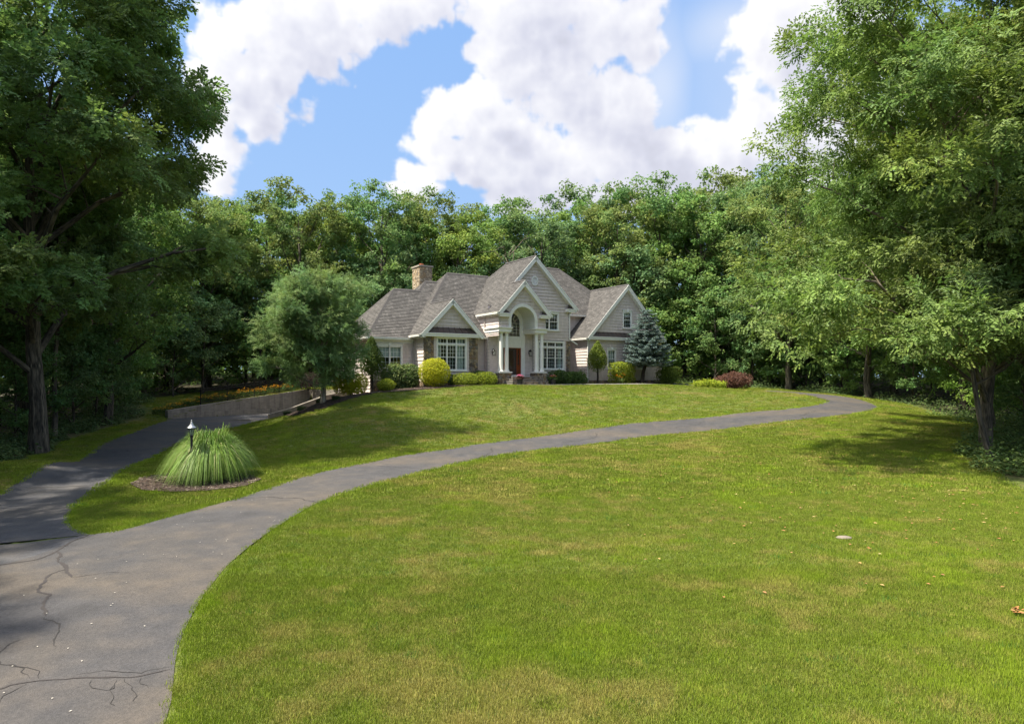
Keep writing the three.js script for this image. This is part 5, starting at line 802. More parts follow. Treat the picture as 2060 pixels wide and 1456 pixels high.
// bare dead tree behind the roof
{
  const r = RNG(81), t = thing('dead_tree', 0.6, H(0.6, -69) - 0.1, -69), tb = new TB();
  tb.tube([V(0, 0, 0), V(-0.3, 5, 0), V(-0.7, 9, 0.2), V(-0.4, 13, 0.3)], [0.16, 0.13, 0.09, 0.03], 7); const tw = new TB();
  for (let k = 0; k < 22; k++) { const y = 5 + 8 * r(), a = r() * 6.28, l = 1.2 + 2.4 * r(), B = V(-0.3 - 0.05 * y, y, 0.1), M = V(B.x + Math.cos(a) * l * 0.5, y + l * 0.55, Math.sin(a) * l * 0.5), E = V(B.x + Math.cos(a) * l, y + l * (0.2 + 0.8 * r()), Math.sin(a) * l); tw.tube([B, M, E], [0.045, 0.03, 0.01], 5); tw.tube([M, M.clone().add(unit(r).multiplyScalar(0.9)).add(V(0, 0.5, 0))], [0.02, 0.006], 4); }
  part('trunk', tb.geo(), barkPale, t); part('branches', tw.geo(), barkPale, t); tag(t, 'bare dead tree with curving grey branches behind the roof', 'tree');
}
// white pine bough at the lawn-edge thicket
{
  const r = RNG(83), x = 20.2, d = 23.6, t = thing('pine_sapling', x, H(x, -d), -d), tb = new TB(), lb = new LB(); tb.tube([V(0, 0, 0), V(-0.1, 1.6, 0), V(0.05, 3.4, 0)], [0.06, 0.045, 0.015], 6);
  for (let k = 0; k < 18; k++) { const y = 1.4 + 1.9 * r(), a = r() * 6.28, l = (3.9 - y) * 0.55 + 0.25, E = V(Math.cos(a) * l, y + 0.15, Math.sin(a) * l); tb.tube([V(0, y, 0), E], [0.02, 0.006], 4); for (let q = 0; q < 6; q++) { const P = V(0, y, 0).lerp(E, 0.35 + 0.65 * q / 5); for (let m = 0; m < 26; m++) { const u = unit(r); u.add(V(Math.cos(a) * 0.6, 0.1, Math.sin(a) * 0.6)).normalize(); let n = unit(r); n.addScaledVector(u, -n.dot(u)).normalize(); lb.leaf(P, u, n, 0.13 + 0.05 * r(), 0.008, toneOf([0.075, 0.125, 0.06], r)); } } }
  part('trunk', tb.geo(), bark, t); part('crown', lb.geo(), leafA, t); tag(t, 'small white pine sapling with soft needles in the lawn-edge thicket', 'tree');
}
// ================= SHRUBS =================
// closely clipped shrub: leafy skin over a woody heart. shape(dir) -> radius factor
function shrub(name, u, v, o, label, group) {
  const [x, d] = o.world ? [u, v] : uv2w(u, v), r = RNG(o.seed), t = thing(name, x, H(x, -d), -d, o.turn ?? 0), lb = new LB(), W = o.w / 2, D = (o.depth ?? o.w) / 2, hh = o.h / 2, y0 = o.y0 ?? 0, e = o.box ?? 2;
  const surf = (q) => { const k = Math.pow(Math.abs(q.x) ** e + Math.abs(q.y) ** e + Math.abs(q.z) ** e, -1 / e); return k; };
  const taper = o.taper ?? 0;
  const n = o.n ?? 2600;
  for (let k = 0; k < n; k++) {
    const q = unit(r); if (q.y < -0.75 && r() < 0.6) { q.y *= -1; } const f = surf(q) * (0.86 + 0.17 * Math.pow(r(), 0.6) + (o.ragged ?? 0.06) * (fbm(q.x * 3 + 9 + o.seed, q.z * 3 + q.y * 3, 2) - 0.5) * 3); const yy = q.y * f, tp = 1 - taper * clamp((yy + 1) / 2, 0, 1) ** (o.pow ?? 1.5); const P = V(q.x * f * W * tp, y0 + hh + yy * hh, q.z * f * D * tp);
    const [a, nn] = leafFrame(r, q, 0.35, o.rand ?? 0.8); const L = o.leaf * (0.7 + 0.6 * r()); lb.leaf(P, a, nn, L, L * (o.lw ?? 0.55), toneOf(o.tones[Math.floor(r() * o.tones.length)], r, 0.6));
  }
  // woody heart with inner leaves
  for (let k = 0; k < n * 0.35; k++) { const q = unit(r), f = surf(q) * 0.8 * Math.cbrt(r()), yy = q.y * f, tp = 1 - taper * clamp((yy + 1) / 2, 0, 1) ** (o.pow ?? 1.5), P = V(q.x * f * W * tp, y0 + hh + yy * hh, q.z * f * D * tp), [a, nn] = leafFrame(r, q, 0.3, 1); lb.leaf(P, a, nn, o.leaf * 1.7, o.leaf * 1.2, toneOf(o.tones[0], r, 0.5)); }
  const tb = new TB(); if (o.trunk) tb.tube([V(0, -0.1, 0), V(0.04, y0 * 0.5, 0), V(0, y0 + hh * 0.8, 0)], [o.trunk * 1.2, o.trunk, o.trunk * 0.5], 7); else for (let k = 0; k < 7; k++) { const a = r() * 6.28, b = 0.35 + 0.4 * r(); tb.tube([V(Math.cos(a) * 0.06, -0.05, Math.sin(a) * 0.06), V(Math.cos(a) * W * b * 0.5, hh * 0.8, Math.sin(a) * D * b * 0.5), V(Math.cos(a) * W * b, hh * 1.3, Math.sin(a) * D * b)], [0.022, 0.016, 0.006], 5); }
  part(o.trunk ? 'trunk' : 'stems', tb.geo(), barkDark, t); part('foliage', lb.geo(), leafA, t); tag(t, label, 'shrub', group); return t;
}
const GOLD = [[0.42, 0.43, 0.014], [0.34, 0.38, 0.014], [0.5, 0.48, 0.018]], LIME = [[0.25, 0.31, 0.022], [0.19, 0.26, 0.024], [0.31, 0.34, 0.024]], YEW = [[0.085, 0.15, 0.03], [0.11, 0.18, 0.034]], MIXG = [[0.1, 0.16, 0.045], [0.2, 0.24, 0.075], [0.135, 0.19, 0.05]];
shrub('globe_shrub', -5.25, -0.25, { seed: 1, w: 2.1, h: 1.95, leaf: 0.085, n: 5200, tones: GOLD, rand: 0.6 }, 'large golden globe shrub in front of the stone corner');
shrub('globe_shrub', -8.55, 0.15, { seed: 2, w: 1.15, h: 0.8, leaf: 0.07, n: 1800, tones: LIME, ragged: 0.1 }, 'small low lime green mound in the mulch below the hedge');
shrub('globe_shrub', -10.9, 0.3, { seed: 3, w: 2.3, h: 1.5, leaf: 0.085, n: 4200, tones: GOLD, rand: 0.6 }, 'golden globe shrub partly shaded by the birch');
shrub('rhododendron', -7.1, 1.25, { seed: 4, w: 2.5, depth: 1.5, h: 1.6, box: 4, leaf: 0.15, n: 2600, tones: MIXG, ragged: 0.16 }, 'squarish leafy rhododendron below the paired window');
shrub('yew_mound', -2.85, -0.15, { seed: 5, w: 1.75, depth: 1.4, h: 0.85, box: 2.6, leaf: 0.07, n: 2200, tones: LIME, ragged: 0.1 }, 'clipped yellow green mound in front of the tall bay window');
shrub('yew_mound', -1.3, -0.2, { seed: 6, w: 1.75, depth: 1.4, h: 0.9, box: 2.6, leaf: 0.07, n: 2200, tones: LIME, ragged: 0.1 }, 'clipped yellow green mound next to the stone steps');
shrub('yew_mound', -1.15, 0.75, { seed: 7, w: 2.2, depth: 1.0, h: 0.95, box: 2.6, leaf: 0.09, n: 2000, tones: [[0.07, 0.14, 0.025], [0.09, 0.16, 0.03]], ragged: 0.12 }, 'dark green shrub behind the yellow green mounds');
shrub('yew_mound', -3.4, 0.55, { seed: 8, w: 0.8, h: 0.75, leaf: 0.09, n: 700, tones: [[0.08, 0.15, 0.03]], ragged: 0.15 }, 'small green shrub under the bay window between golden globe and mounds');
shrub('conical_evergreen', -9.0, 1.6, { seed: 9, w: 1.95, h: 2.9, y0: 0.85, taper: 0.75, pow: 1.7, leaf: 0.09, n: 4200, tones: [[0.075, 0.125, 0.02], [0.1, 0.15, 0.022]], trunk: 0.09, ragged: 0.1 }, 'tall conical evergreen at the corner of the low wing');
shrub('laurel_shrub', 5.7, 0.55, { seed: 10, w: 1.9, depth: 1.3, h: 1.05, leaf: 0.11, n: 1900, tones: YEW, ragged: 0.22, box: 2.6 }, 'dark glossy shrub under the wide window beside the porch');
shrub('laurel_shrub', 7.5, 0.8, { seed: 12, w: 1.8, depth: 1.3, h: 1.0, leaf: 0.11, n: 1800, tones: YEW, ragged: 0.22, box: 2.4 }, 'dark glossy shrub by the downspout beneath the stone strip');
shrub('topiary_evergreen', 10.45, 1.75, { seed: 13, w: 1.75, h: 2.5, y0: 0.95, taper: 0.62, pow: 2.2, leaf: 0.085, n: 4200, tones: [[0.16, 0.22, 0.026], [0.2, 0.25, 0.028]], trunk: 0.085, ragged: 0.06 }, 'egg-shaped clipped evergreen on a bare trunk by the wing corner');
shrub('box_hedge', 12.9, 1.5, { seed: 14, w: 2.1, depth: 1.3, h: 1.75, box: 7, leaf: 0.1, n: 3600, tones: LIME, ragged: 0.08, turn: 0.56 }, 'square golden green hedge in front of the wing window');
shrub('box_hedge', 17.55, 0.9, { seed: 15, w: 2.2, depth: 1.3, h: 1.5, box: 7, leaf: 0.09, n: 3200, tones: [[0.15, 0.22, 0.035], [0.19, 0.25, 0.04]], ragged: 0.1, turn: 0.56 }, 'square green hedge at the far corner past the spruce');
shrub('barberry_shrub', -17.6, 60.2, { world: true, seed: 16, w: 2.1, h: 1.5, leaf: 0.09, n: 1800, tones: [[0.045, 0.032, 0.024], [0.06, 0.04, 0.026]] }, 'dark purple rounded barberry above the concrete wall');
shrub('japanese_maple', 18.0, 56.6, { world: true, seed: 17, w: 2.9, depth: 2.4, h: 1.35, leaf: 0.13, n: 3200, lw: 0.4, tones: [[0.15, 0.068, 0.045], [0.2, 0.1, 0.06], [0.115, 0.055, 0.04]], ragged: 0.16, trunk: 0.07 }, 'low red leaved maple mound near the drive loop');
// blue spruce
{
  const [x, d] = uv2w(15.15, 1.1), r = RNG(91), t = thing('blue_spruce', x, H(x, -d), -d), tb = new TB(), lb = new LB(), HT = 6.6;
  tb.tube([V(-0.35, -0.1, 0.1), V(-0.2, 1.0, 0), V(0.12, 2.1, 0), V(0.1, 4, 0), V(0.02, HT - 0.2, 0)], [0.2, 0.16, 0.13, 0.08, 0.02], 8);
  for (let lev = 0; lev < 17; lev++) {
    const y = 1.75 + (HT - 1.95) * lev / 17 + (r() - 0.5) * 0.1, rad = 2.25 * Math.pow(1 - (y - 1.6) / (HT - 1.5), 0.85) * (lev === 0 ? 0.8 : 1) + 0.08, nb = Math.max(5, Math.round(13 * rad / 2.2 + 3));
    for (let b = 0; b < nb; b++) {
      const a = (b + 0.8 * r()) / nb * 6.283 + lev * 0.9, l = rad * (0.72 + 0.38 * r()), B = V(0.1, y, 0), E = V(0.1 + Math.cos(a) * l, y - 0.1 * l + 0.12 * r(), Math.sin(a) * l), Md = B.clone().lerp(E, 0.6).add(V(0, -0.12 * l, 0)); tb.tube([B, Md, E], [0.03, 0.018, 0.006], 4);
      const side = V(-Math.sin(a), 0, Math.cos(a)), nseg = Math.ceil(l / 0.16);
      for (let s = 1; s <= nseg; s++) { const f = s / nseg, P0 = f < 0.6 ? B.clone().lerp(Md, f / 0.6) : Md.clone().lerp(E, (f - 0.6) / 0.4); const tw = 0.34 * l * (1.05 - f) + 0.1; for (const sg of [-1, 1, 0]) { const D = side.clone().multiplyScalar(sg * 0.8).add(V(Math.cos(a) * 0.7, 0.12, Math.sin(a) * 0.7)).normalize(), TL = sg ? tw : 0.18; const nn = Math.ceil(TL / 0.1) + 1; for (let q = 0; q < nn; q++) { const P = P0.clone().addScaledVector(D, TL * q / nn); const old = f < 0.45 ? 0.55 : 1; for (let m = 0; m < 3; m++) { const u = D.clone().add(unit(r).multiplyScalar(0.55)).normalize(); let n2 = V((r() - 0.5) * 0.8, 1, (r() - 0.5) * 0.8); n2.addScaledVector(u, -n2.dot(u)).normalize(); const base = r() < 0.72 * old ? [0.3, 0.385, 0.365] : [0.12, 0.165, 0.115]; lb.leaf(P, u, n2, 0.17 + 0.05 * r(), 0.05, toneOf(base, r, 0.5)); } } } }
    }
  }
  part('trunk', tb.geo(), barkDark, t); part('crown', lb.geo(), leafMat({ transmission: 0.15 }), t); tag(t, 'blue spruce with tiered silvery branches in front of the gabled wing', 'tree');
}
// ================= THINGS AND GROUND PLANTS =================
// strip of curved blade from P, heading a, reaching out and drooping
function blade(p, c, P, az, len, rise, reach, w, col, seg = 5, end = 0.55) {
  const ca = Math.cos(az), sa = Math.sin(az), pts = []; for (let k = 0; k <= seg; k++) { const t = k / seg; pts.push([P.x + ca * reach * (0.75 * t + 0.25 * t * t), P.y + rise * (2.6 * t - (2.6 - end) * t * t), P.z + sa * reach * (0.75 * t + 0.25 * t * t), w * (1 - t * t * 0.95)]); }
  for (let k = 0; k < seg; k++) { const A = pts[k], B = pts[k + 1], f = (q, s) => [q[0] - sa * s * q[3] / 2, q[1], q[2] + ca * s * q[3] / 2], a = f(A, -1), b = f(A, 1), e = f(B, 1), g = f(B, -1); p.push(...a, ...b, ...e, ...a, ...e, ...g); for (let i = 0; i < 6; i++) c.push(...col); }
}
const bladeGeo = (p, c) => { const g = new THREE.BufferGeometry(); g.setAttribute('position', new THREE.Float32BufferAttribute(p, 3)); g.setAttribute('color', new THREE.Float32BufferAttribute(c, 3)); g.computeVertexNormals(); return g; };
const bladeMat = leafMat({ roughness: 0.5, specularIntensity: 0.45, transmission: 0.3 });
{ // ornamental grass fountain
  const x = -10.42, d = 24.1, r = RNG(201), t = thing('ornamental_grass', x, H(x, -d), -d), p = [], c = [];
  for (let k = 0; k < 8500; k++) { const az = r() * 6.283, rr = 0.55 * Math.sqrt(r()), q = rr / 0.55, len = 1.5 + 0.5 * r(), lump = fbm(Math.cos(az) * 2 + 7, Math.sin(az) * 2 + 3, 2), reach = (0.18 + 1.2 * Math.pow(r(), 0.75)) * (0.72 + 0.55 * lump) + (r() < 0.05 ? 0.3 : 0), rise = (1.95 - 0.28 * reach) * (0.6 + 0.3 * r() + 0.28 * lump); const a2 = az + (r() - 0.5) * 0.9; blade(p, c, V(Math.cos(az) * rr, 0, Math.sin(az) * rr), a2, len, rise, reach, 0.016 + 0.008 * r(), toneOf((k % 30 === 0) ? [0.4, 0.35, 0.17] : r() < 0.2 ? [0.25, 0.34, 0.1] : [0.165, 0.28, 0.035], r, 0.8), 7, clamp(0.95 - 0.68 * reach + 0.25 * (r() - 0.5), 0.02, 0.9)); }
  const m = part('blades', bladeGeo(p, c), bladeMat, t); m.userData.kind = 'stuff'; tag(t, 'large fountain of ornamental grass round the lamp post', 'grass clump');
}
{ // lamp post in the grass
  const x = -10.6, d = 23.0, t = thing('lamp_post', x, H(x, -d) - 0.3, -d), iron = std(lin(0.018, 0.018, 0.02), 0.5, { metalness: 0.3 }), steel = std(lin(0.35, 0.36, 0.37), 0.35, { metalness: 0.8 });
  part('post', new THREE.CylinderGeometry(0.04, 0.045, 1.95, 12).translate(0, 0.975, 0), iron, t); part('collar', new THREE.CylinderGeometry(0.055, 0.05, 0.06, 12).translate(0, 1.95, 0), iron, t);
  const cage = new GB(); for (let k = 0; k < 6; k++) { const a = k * Math.PI / 3, C = Math.cos(a), S = Math.sin(a); cage.beam(V(C * 0.05, 1.98, S * 0.05), V(C * 0.1, 2.2, S * 0.1), 0.012, 0.012, V(S, 0.1, C)); } cage.beam(V(-0.17, 2.21, 0), V(0.17, 2.21, 0), 0.025, 0.02); part('lantern_frame', cage.geo(), iron, t);
  part('lantern_glass', new THREE.CylinderGeometry(0.094, 0.046, 0.22, 6, 1, true).translate(0, 2.09, 0), new THREE.MeshPhysicalMaterial({ color: 0xd8e0dc, roughness: 0.25, transmission: 0.8, thickness: 0, side: THREE.DoubleSide }), t);
  part('lantern_cap', new THREE.LatheGeometry([[0.0, 2.44], [0.03, 2.42], [0.03, 2.38], [0.055, 2.36], [0.06, 2.32], [0.09, 2.29], [0.15, 2.235], [0.155, 2.22], [0, 2.21]].map((a) => new THREE.Vector2(...a)).reverse(), 16), steel, t); part('finial', new THREE.SphereGeometry(0.025, 12, 8).translate(0, 2.46, 0), steel, t);
  tag(t, 'black lamp post with a silver capped lantern in the tall grass', 'lamp post');
}
// concrete walls
const concreteMap = tex(1024, 512, (u, v) => { const s = fbm(u * 60, v * 2, 3, 60), n = fbm(u * 30, v * 20, 4, 30), w = fbm(u * 40, v * 1.0 + 7, 2, 40), k = 0.53 + 0.12 * (n - 0.5) + 0.08 * (s - 0.5) - 0.07 * smooth(0.5, 0.85, w); return [k * 1.03, k * 0.97, k * 0.88]; }, true, [1 / 8, 1 / 2]);
concreteMap.wrapT = THREE.RepeatWrapping;
const concrete = std(0xffffff, 0.95, { map: concreteMap });
function wallRun(P, thick) { // P: [x, d, yBottom, yTop]
  const g = new GB(); let L = 0;
  for (let i = 0; i < P.length - 1; i++) {
    const [x0, d0, b0, t0] = P[i], [x1, d1, b1, t1] = P[i + 1], l = Math.hypot(x1 - x0, d1 - d0), nx = -(d1 - d0) / l * thick, nz = -(x1 - x0) / l * thick;
    const n = Math.ceil(l / 1.2); for (let k = 0; k < n; k++) { const f = k / n, h = (k + 1) / n, q = (t, y, s) => V(lerp(x0, x1, t) + s * nx, y, -lerp(d0, d1, t) + s * nz), b = (t) => lerp(b0, b1, t), T = (t) => lerp(t0, t1, t), U = (t) => L + l * t; g.quad(q(f, b(f), 0), q(h, b(h), 0), q(h, T(h), 0), q(f, T(f), 0), [U(f), b(f)], [U(h), b(h)], [U(h), T(h)], [U(f), T(f)]); g.quad(q(h, b(h), 1), q(f, b(f), 1), q(f, T(f), 1), q(h, T(h), 1), [U(h), b(h)], [U(f), b(f)], [U(f), T(f)], [U(h), T(h)]); g.quad(q(f, T(f), 0), q(h, T(h), 0), q(h, T(h), 1), q(f, T(f), 1), [U(f), 0], [U(h), 0], [U(h), thick], [U(f), thick]); }
    for (const [t, s] of [[0, 1], [1, -1]]) { const x = t ? x1 : x0, d = t ? d1 : d0, b = t ? b1 : b0, T = t ? t1 : t0; g.quad(V(x, b, -d), V(x, T, -d), V(x + nx, T, -d + nz), V(x + nx, b, -d + nz), [0, b], [0, T], [thick, T], [thick, b]); } L += l;
  }
  const o = g.geo(); return o;
}
concrete.side = THREE.DoubleSide;
{
  const top = (t) => t < 0.215 ? lerp(-1.80, -1.49, t / 0.215) : lerp(-1.49, -0.55, (t - 0.215) / 0.75), P = []; for (let k = 0; k <= 8; k++) { const t = k / 8; P.push([lerp(-24.2, -17.9, t), lerp(48.9, 61, t), -2.55, top(t)]); } P.push([-14.4, 58.4, -2.55, -0.5]);
  const m = shadows(new THREE.Mesh(wallRun(P, 0.3), concrete)); m.name = 'retaining_wall'; scene.add(m); tag(m, 'long streaked concrete wall under the black fence', 'wall');
  const q = shadows(new THREE.Mesh(wallRun([[-11.4, 51.4, -2.6, -0.3], [-13.4, 50.1, -2.6, -0.75], [-15.4, 48.6, -2.6, -1.6], [-16.7, 47.75, -2.6, -2.0]], -0.28), concrete)); q.name = numbered('retaining_wall'); q.name = 'retaining_wall_001'; scene.add(q); tag(q, 'low concrete wall stepping up beside the birch bed', 'wall');
  // black fence on the wall
  const iron = std(lin(0.012, 0.012, 0.013), 0.5, { metalness: 0.2 }), f = thing('fence', -24.2, 0, -48.9), along = (t, off = 0.32) => { const l = 13.64; return V(6.3 * t - 12.1 / l * off, top(clamp(t, 0, 1)), -(12.1 * t) - 6.3 / l * off); };
  const post = new THREE.BoxGeometry(0.065, 1.32, 0.065), pk = new THREE.BoxGeometry(0.028, 1.08, 0.028), ts = [0.215, 0.394, 0.583, 0.78, 0.97];
  for (const t of ts) { const P = along(t), m2 = part('post', post, iron, f); m2.position.set(P.x, P.y + 0.6, P.z); const cp = part('post_cap', new THREE.BoxGeometry(0.085, 0.03, 0.085), iron, m2); cp.position.y = 0.67; }
  for (let i = 0; i < ts.length - 1; i++) { const A = along(ts[i]), B = along(ts[i + 1]); for (const y of [0.14, 0.98, 1.16]) { const g = new GB(); g.beam(A.clone().add(V(0, y, 0)), B.clone().add(V(0, y, 0)), 0.035, 0.045); part('rail', g.geo(), iron, f); } const n = 20; for (let k = 1; k < n; k++) { const P = A.clone().lerp(B, k / n), m3 = part('picket', pk, iron, f); m3.position.set(P.x, P.y + 0.64, P.z); } }
  tag(f, 'black metal picket fence along the top of the concrete wall', 'fence');
}
// flower clumps: leafy stems with coloured heads
function flowers(name, x, d, o, label, group) {
  const r = RNG(o.seed), t = thing(name, x, H(x, -d) + (o.lift ?? 0), -d), p = [], c = [], lb = new LB(), fl = new LB();
  for (let k = 0; k < o.n; k++) { const a = r() * 6.28, q = Math.sqrt(r()), bx = Math.cos(a) * q * o.rx, bz = Math.sin(a) * q * (o.rz ?? o.rx), hgt = o.h * (0.65 + 0.45 * r()) * (1 - 0.25 * q); if (o.strap) blade(p, c, V(bx * 0.5, 0, bz * 0.5), r() * 6.28, 0.5, hgt * 0.8, hgt * 0.55, 0.018, toneOf(o.leafTone, r), 4); else { for (let m = 0; m < 7; m++) { const u = unit(r), P = V(bx + u.x * 0.07, hgt * (0.15 + 0.85 * m / 7), bz + u.z * 0.07), [aa, nn] = leafFrame(r, u, 0.5, 0.8); lb.leaf(P, aa, nn, o.leaf ?? 0.1, (o.leaf ?? 0.1) * 0.4, toneOf(o.leafTone, r)); } } if (r() < o.bloom) for (let m = 0; m < 6; m++) { const aa = m * 1.047 + r(), A = V(Math.cos(aa), 0.25, Math.sin(aa)).normalize(); let n2 = V(0, 1, 0); n2.addScaledVector(A, -n2.dot(A)).normalize(); fl.leaf(V(bx, hgt + 0.03, bz), A, n2, o.petal ?? 0.055, (o.petal ?? 0.055) * 0.55, toneOf(o.colors[Math.floor(r() * o.colors.length)], r, 0.4)); } }
  if (p.length) part('leaves', bladeGeo(p, c), bladeMat, t); if (lb.p.length) part('foliage', lb.geo(), leafA, t); if (fl.p.length) part('blossoms', fl.geo(), leafMat({ transmission: 0.2 }), t); tag(t, label, 'flowers', group); return t;
}
const RUD = { leafTone: [0.075, 0.125, 0.025], colors: [[0.75, 0.36, 0.01], [0.8, 0.45, 0.02]], bloom: 0.5, h: 0.55, n: 130, rx: 0.7, petal: 0.09 };
for (const [k, [t, off]] of [[0.02, 0.9], [0.1, 0.95], [0.18, 0.9], [0.27, 0.95], [0.36, 0.9], [0.46, 0.95], [0.56, 0.95], [0.66, 0.95], [0.76, 0.95], [0.87, 0.95]].entries()) { const x = -24.2 + 6.3 * t - 0.887 * off, d = 48.9 + 12.1 * t + 0.462 * off; flowers('coneflower_clump', x, d, { ...RUD, seed: 300 + k, h: k < 3 ? 0.5 : 0.55 + 0.2 * hash2(k, 4), bloom: k < 3 ? 0.4 : 0.5 }, k < 3 ? 'clump of orange coneflowers where the concrete wall is lowest' : 'clump of orange coneflowers behind the black fence', k < 3 ? 'coneflowers before the fence' : 'coneflowers behind the fence'); }
flowers('goldenrod_bed', 15.75, 55.4, { seed: 331, leafTone: [0.33, 0.4, 0.03], colors: [[0.6, 0.42, 0.03]], bloom: 0.12, h: 0.75, n: 520, rx: 1.3, rz: 0.7, leaf: 0.16 }, 'bright yellow green perennial bed beside the red maple');
{ const [x, d] = uv2w(12.05, 0.7); flowers('daylily', x, d, { seed: 332, strap: true, leafTone: [0.13, 0.2, 0.03], colors: [[0.75, 0.22, 0.01]], bloom: 0.1, h: 0.85, n: 90, rx: 0.5, petal: 0.14 }, 'orange daylily clump in front of the square golden hedge'); }
{ const [x, d] = uv2w(18.2, -0.05); for (let k = 0; k < 3; k++) flowers('blue_fescue', x - 0.6 + k * 0.55, d - 0.3 + k * 0.3, { seed: 340 + k, strap: true, leafTone: [0.16, 0.2, 0.19], colors: [], bloom: 0, h: 0.3, n: 120, rx: 0.3 }, 'low silvery blue grass tuft at the foot of the far hedge', 'silvery tufts'); }
for (const [k, [x, d]] of [[-14.6, 45.2], [-12.9, 42.6], [-10.7, 42.2], [-12.2, 44.2]].entries()) flowers('liriope_tuft', x, d, { seed: 350 + k, strap: true, leafTone: [0.06, 0.1, 0.028], colors: [], bloom: 0, h: 0.5, n: 240, rx: 0.5 }, 'dark strappy grass tuft in the mulch around the birch', 'strappy tufts by the birch');
for (const [k, u] of [1.02, 3.98].entries()) { // planters on the walk
  const v = -1.25 + (k ? 0.1 : 0), [x, d] = uv2w(u - 0.05, v), t = flowers('flower_pot', x, d, { seed: 360 + k, leafTone: k ? [0.07, 0.14, 0.03] : [0.13, 0.06, 0.04], colors: k ? [[0.75, 0.18, 0.42], [0.8, 0.3, 0.5], [0.8, 0.6, 0.05]] : [[0.8, 0.2, 0.4], [0.85, 0.4, 0.55]], bloom: 0.8, h: 0.3, n: 90, rx: 0.26, petal: 0.07, leaf: 0.09, lift: 0.42 }, k ? 'black pot of pink and yellow flowers beside the dark glossy shrub' : 'black pot of pink flowers with bronze leaves beside the clipped mound');
  part('pot', new THREE.LatheGeometry([[0, -0.40], [0.16, -0.40], [0.165, -0.38], [0.22, -0.05], [0.25, -0.04], [0.25, 0.02], [0.22, 0.02], [0.2, -0.03], [0, -0.03]].map((a) => new THREE.Vector2(...a)), 20), std(lin(0.015, 0.015, 0.016), 0.5), t); t.userData.category = 'flower pot';
}
// undergrowth at the foot of the right-hand trees and along the left verge
{
  const undergrow = (name, spots, seed, label, tone, hmax) => { const r = RNG(seed), lb = new LB(); for (const [x, d, rad, n] of spots) for (let k = 0; k < n; k++) { const a = r() * 6.28, q = Math.sqrt(r()) * rad, px = x + Math.cos(a) * q, pd = d + Math.sin(a) * q, y = H(px, -pd) + hmax * r() * r() * (0.4 + 1.2 * fbm(px * 0.9, pd * 0.9, 2)) * (1 - 0.4 * q / rad), [aa, nn] = leafFrame(r, V(0, 0.3, 0), 0.8, 0.7); const L = 0.09 + 0.09 * r(); lb.leaf(V(px, y, -pd), aa, nn, L, L * 0.6, toneOf(tone, r)); } const m = shadows(new THREE.Mesh(lb.geo(), leafA)); m.name = name; m.userData = { kind: 'stuff', label, category: 'undergrowth' }; scene.add(m); };
  undergrow('undergrowth', [[18.3, 25.8, 1.6, 3200], [20.5, 24.5, 2, 3600], [16.8, 23.4, 1.2, 1500], [21, 28.5, 2.2, 2600], [18.5, 21.5, 2.2, 3200], [24, 31, 3, 2500], [27, 37, 3, 2500], [29, 43, 3, 2000], [19.5, 17.5, 2.5, 2500]], 401, 'weedy undergrowth beneath the trees at the lawn edge', [0.13, 0.2, 0.045], 1.1);
  undergrow('undergrowth_001', [[-20.2, 24.5, 1.6, 2200], [-21.3, 27.5, 1.7, 2600], [-22.3, 31, 1.6, 2600], [-24, 34.5, 1.7, 2600], [-25.2, 39, 1.7, 2600], [-26.3, 43.5, 1.8, 2400], [-27.6, 48, 2, 2400], [-30, 53, 2.5, 2400], [-20, 20, 2, 2200], [-33, 58, 3, 2000]], 402, 'dark weedy undergrowth along the side drive verge', [0.11, 0.175, 0.05], 1.2);
  undergrow('undergrowth_002', [[22, 64, 3, 2400], [27, 59, 2.6, 2200], [31, 53, 3, 2000], [17, 68, 3, 1800], [-22, 67, 4, 2400], [-14, 68, 4, 2200], [-4, 70, 4, 1800], [8, 71, 4, 1600]], 403, 'low shade plants along the wood edge behind the house', [0.115, 0.18, 0.05], 1.0);
}
{ // fern and sapling cover on the woodland floor
  const r = RNG(777), lb = new LB();
  for (let k = 0; k < 46000;) { const a = lerp(-1.25, 1.25, r()), R = 24 + 90 * Math.sqrt(r()), x = Math.sin(a) * R, d = Math.cos(a) * R; if (r() < 0.0005) k++; if (inPoly(x, d, LAWN) || inPoly(x, d, FOOT) || onDrive(x, d) || d < 12) continue; k++; const dens = fbm(x * 0.25, d * 0.25, 3); if (dens < 0.42) continue; const [aa, n] = leafFrame(r, V(0, 0.2, 0), 0.9, 0.6), L = 0.16 + 0.0028 * R + 0.12 * r(); lb.leaf(V(x, H(x, -d) + (0.1 + 0.9 * r() * r()) * (dens - 0.3) * 3.2, -d), aa, n, L, L * 0.55, toneOf([0.12, 0.185, 0.05], r)); }
  const m = shadows(new THREE.Mesh(lb.geo(), leafA)); m.name = 'ground_cover'; m.userData = { kind: 'stuff', label: 'low ferns and seedlings on the shaded woodland floor', category: 'ground cover' }; scene.add(m);
}
